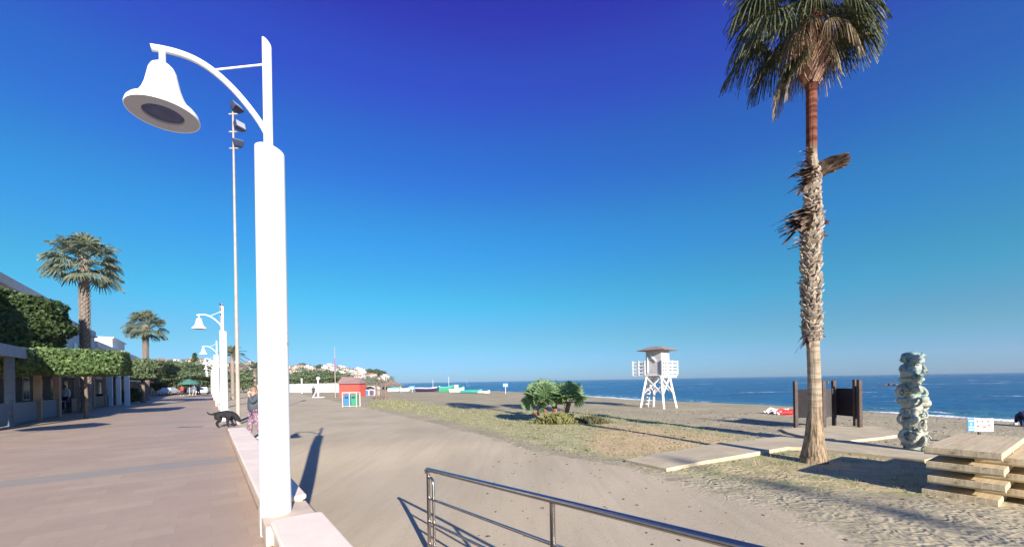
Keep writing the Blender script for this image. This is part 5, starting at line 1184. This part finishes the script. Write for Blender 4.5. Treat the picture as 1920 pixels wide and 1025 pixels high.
# hillside greenery: one mass nobody could count
vp = []
while len(vp) < 5200:
    px = random.uniform(180, 735); Yr = np.interp(px, [-400, 400, 560, 700, 760], [520, 560, 720, 780, 800]); Y = Yr*random.uniform(.5, 1.03); p = hillp(px, Y)
    if p.z < 1 or math.sin(px*.09)+math.sin(Y*.05+px*.02)+random.uniform(-1, 1) < -.1: continue
    vp.append(p)
P = np.concatenate([np.array([p])+rng.normal(0, 1, (9, 3))*np.array([2.2, 2.2, 1.2])+np.array([0, 0, 1.6]) for p in vp])
v, f = leaves(P, np.tile([0, -.5, .8], (len(P), 1)), 1.15, .7); o = fastmesh('hillside_greenery', v, f, leafmat('far_greenery', (.09, .125, .065), (.15, .18, .10), (.20, .21, .14), .1)); tag(o, 'scattered trees and scrub covering the distant hillside', 'greenery', None, 'stuff')
hw = [mat('house_white', (.58, .53, .49), .85, .08, .3, 0), mat('house_pink', (.55, .40, .32), .85, .08, .3, 0), mat('house_sand', (.52, .44, .34), .85, .08, .3, 0)]
def house(loc, rz, w, d, h, wm, pitched, label):
    t = thing('hillside_house', label, 'house', loc, rz, 'small pale houses scattered over the distant hillside')
    m = MB(); m.box(-w/2, w/2, -d/2, d/2, -4, h); m.build('wall', wm, t)
    m = MB()
    if pitched: m.rings([[Vector((x, y, z)) for y, z in ((-d/2-.4, h), (-d/2-.4, h+.2), (0, h+d*.22), (d/2+.4, h+.2), (d/2+.4, h))] for x in (-w/2-.4, w/2+.4)])
    else: m.box(-w/2-.2, w/2+.2, -d/2-.2, d/2+.2, h+.003, h+.5); m.box(-w/4, w/5, -d/4, d/3, h+.503, h+2.6)
    m.build('roof', tile if pitched else wm, t)
    for k in range(max(2, int(w/3.5))):
        x = -w/2+(k+.5)*w/max(2, int(w/3.5))
        for z_ in ((1.2, 4.2) if h > 5 else (1.2,)): m = MB(); m.box(x-.6, x+.6, -d/2-.06, -d/2-.003, z_, z_+1.4); m.build('window', glassd, t)
    return t
def reg(px):
    for x, w in ((262, 'on the hill above the terrace trees'), (330, 'on the hill above the green parasol'), (430, 'on the hill behind the small distant lamps'), (545, 'on the hill beside the big lamp column'), (600, "on the hill above the white wall's left"),
                 (640, "on the hill above the white wall's right"), (685, 'on the hill above the red kiosk')):
        if px < x: return w
    return 'on the headland near the sea'
descr = {'white': 0, 'pink': 1, 'sand coloured': 2}
spots = []
for _ in range(4000):
    px = random.uniform(205, 726); Yr = np.interp(px, [-400, 400, 560, 700, 760], [520, 560, 720, 780, 800]); Y = Yr*(random.uniform(.62, 1.) if random.random() < .5 else random.uniform(.85, 1.0))
    if px > 540 and px < 640 and random.random() < .5: continue
    p = hillp(px, Y)
    if p.z < 4 or any((p-q).length < 15 for q, _ in spots): continue
    spots.append((p, px))
    if len(spots) >= 120: break
cols = list(descr)
protos = {}
for i, (p, px) in enumerate(spots):
    k = i % 6; cn_ = cols[(0, 0, 1, 2, 0, 1)[k]]; pit = k in (1, 3, 5)
    lb = f"small {cn_} house with a {'tiled' if pit else 'flat'} roof {reg(px)}"
    rz = random.uniform(-.5, .5)
    if k not in protos: protos[k] = house(p, rz, (10, 9, 8, 11, 15, 9)[k], (7, 7, 6, 7, 7, 7)[k], (5.4, 3.6, 3.4, 5.6, 5.4, 5)[k], hw[descr[cn_]], pit, lb)
    else: dup(protos[k], p, rz, lb)
# pines on the headland
for px, Y, sc, lb in ((694, 742, 6.5, 'round crowned pine left of the big one on the headland'), (707, 735, 8, 'largest round crowned pine on top of the headland'), (716, 738, 7, 'pine at the right end of the headland clump'), (600, 700, 5.5, 'round pine on the hill crest above the white wall'), (583, 690, 5, 'small pine on the hill crest left of the round one'), (568, 700, 6, 'pointed tree on the hill crest near the big column')):
    p = hillp(px, Y); tree('headland_pine', lb, 'tree', p, (sc, sc, sc*.55), sc*1.0, 900, 1.3, leaf1, 0, .3, .5, int(px), core=.7, group='pines on the distant crest')
# ================================================================ GRASS AND DEBRIS (nobody could count them)
rng = np.random.default_rng(5)
def scatter(n, x0, x1, y0, y1, cond):
    x = rng.uniform(x0, x1, n); y = rng.uniform(y0, y1, n); k = cond(x, y); return x[k], y[k]
def clump(x, y):
    return np.sin(x*2.1+1.7*np.sin(y*1.3))*np.sin(y*2.7+1.1*np.sin(x*1.9))+.8*np.sin(x*5.3+y*3.1)*np.sin(y*6.1-x*2.2)
def gcond(x, y):
    a, b, c, d = masks(x, y); dist = np.hypot(x, y); g = np.maximum(a, b*.9)
    return rng.random(len(x)) < g*(.25+.75*(clump(x, y) > .15))*np.clip(9/dist, .05, 1.)**1.4
X1, Y1 = scatter(420000, -14, 20, 4.5, 50, gcond)
n = len(X1); a = rng.random(n)*6.28; h = .03+.075*rng.random(n)**2*(1+.6*(clump(X1, Y1) > .6)); h *= np.clip(np.hypot(X1, Y1)/14, 1, 2.2); w = .0045*np.clip(np.hypot(X1, Y1)/7, 1, 6)
Z1 = ground(X1, Y1)-.008; dx, dy = np.cos(a), np.sin(a); l = h*(.4+.9*rng.random(n))
v = np.stack([np.stack([X1-dy*w, Y1+dx*w, Z1], 1), np.stack([X1+dy*w, Y1-dx*w, Z1], 1), np.stack([X1+dx*l, Y1+dy*l, Z1+h], 1)], 1).reshape(-1, 3)
o = fastmesh('grass', v, np.arange(3*n).reshape(n, 3), leafmat('dry_grass_blades', (.26, .27, .11), (.46, .40, .22), (.62, .50, .32), .3)); tag(o, 'short sparse yellow green grass growing in the sand', 'grass', None, 'stuff')
def dcond(x, y):
    a, b, c, d = masks(x, y); dist = np.hypot(x, y)
    return rng.random(len(x)) < (.30+.7*(1-d)*(clump(x*.6, y*.6) > 0))*np.clip(7/dist, .1, 1)**1.3*(x > -.5)*(1-.4*b)
X2, Y2 = scatter(26000, -2, 26, 2.6, 26, dcond); n = len(X2); a = rng.random(n)*6.28; s_ = (.008+.022*rng.random(n)**3)*np.clip(np.hypot(X2, Y2)/8, 1, 2); Z2 = ground(X2, Y2)-.002
q = [[-1.4, -.5, 0], [1.2, -.6, 0], [1.5, .5, 0], [-1, .6, 0], [0, 0, .7]]; base_ = np.array(q)
cs_, sn_ = np.cos(a)[:, None], np.sin(a)[:, None]; bx_, by_, bz_ = base_[:, 0][None], base_[:, 1][None], base_[:, 2][None]
V_ = np.stack([X2[:, None]+(bx_*cs_-by_*sn_)*s_[:, None], Y2[:, None]+(bx_*sn_+by_*cs_)*s_[:, None], Z2[:, None]+bz_*s_[:, None]], -1).reshape(-1, 3)
F_ = (np.arange(n)[:, None, None]*5+np.array([[0, 1, 4], [1, 2, 4], [2, 3, 4], [3, 0, 4]])[None]).reshape(-1, 3)
dm = Mt('beach_debris', .9, .1); gi = dm.n('ShaderNodeNewGeometry').outputs['Random Per Island']; dm.color(dm.ramp(gi, [(0, (.06, .04, .03)), (.55, (.20, .14, .10)), (1, (.52, .45, .36))]))
o = fastmesh('beach_debris', V_, F_, dm.m); tag(o, 'scattered dry twigs, leaves and pebbles on the sand', 'debris', None, 'stuff')
# ================================================================ HAZE
hz_ = MB(); hz_.box(-2600, 2600, -400, 1590, -7.5, 95); hzo = hz_.build('haze', None); hzo['kind'] = 'stuff'; hzo['label'] = 'thin pale sea haze filling the air'; hzo['category'] = 'haze'
hmz = bpy.data.materials.new('haze'); hmz.use_nodes = True; tt = hmz.node_tree; tt.nodes.clear(); ov = tt.nodes.new('ShaderNodeOutputMaterial'); pvz = tt.nodes.new('ShaderNodeVolumePrincipled')
pvz.inputs['Density'].default_value = .00014; pvz.inputs['Color'].default_value = (.85, .9, 1, 1); pvz.inputs['Anisotropy'].default_value = .2; tt.links.new(pvz.outputs[0], ov.inputs['Volume']); hzo.data.materials.clear(); hzo.data.materials.append(hmz)
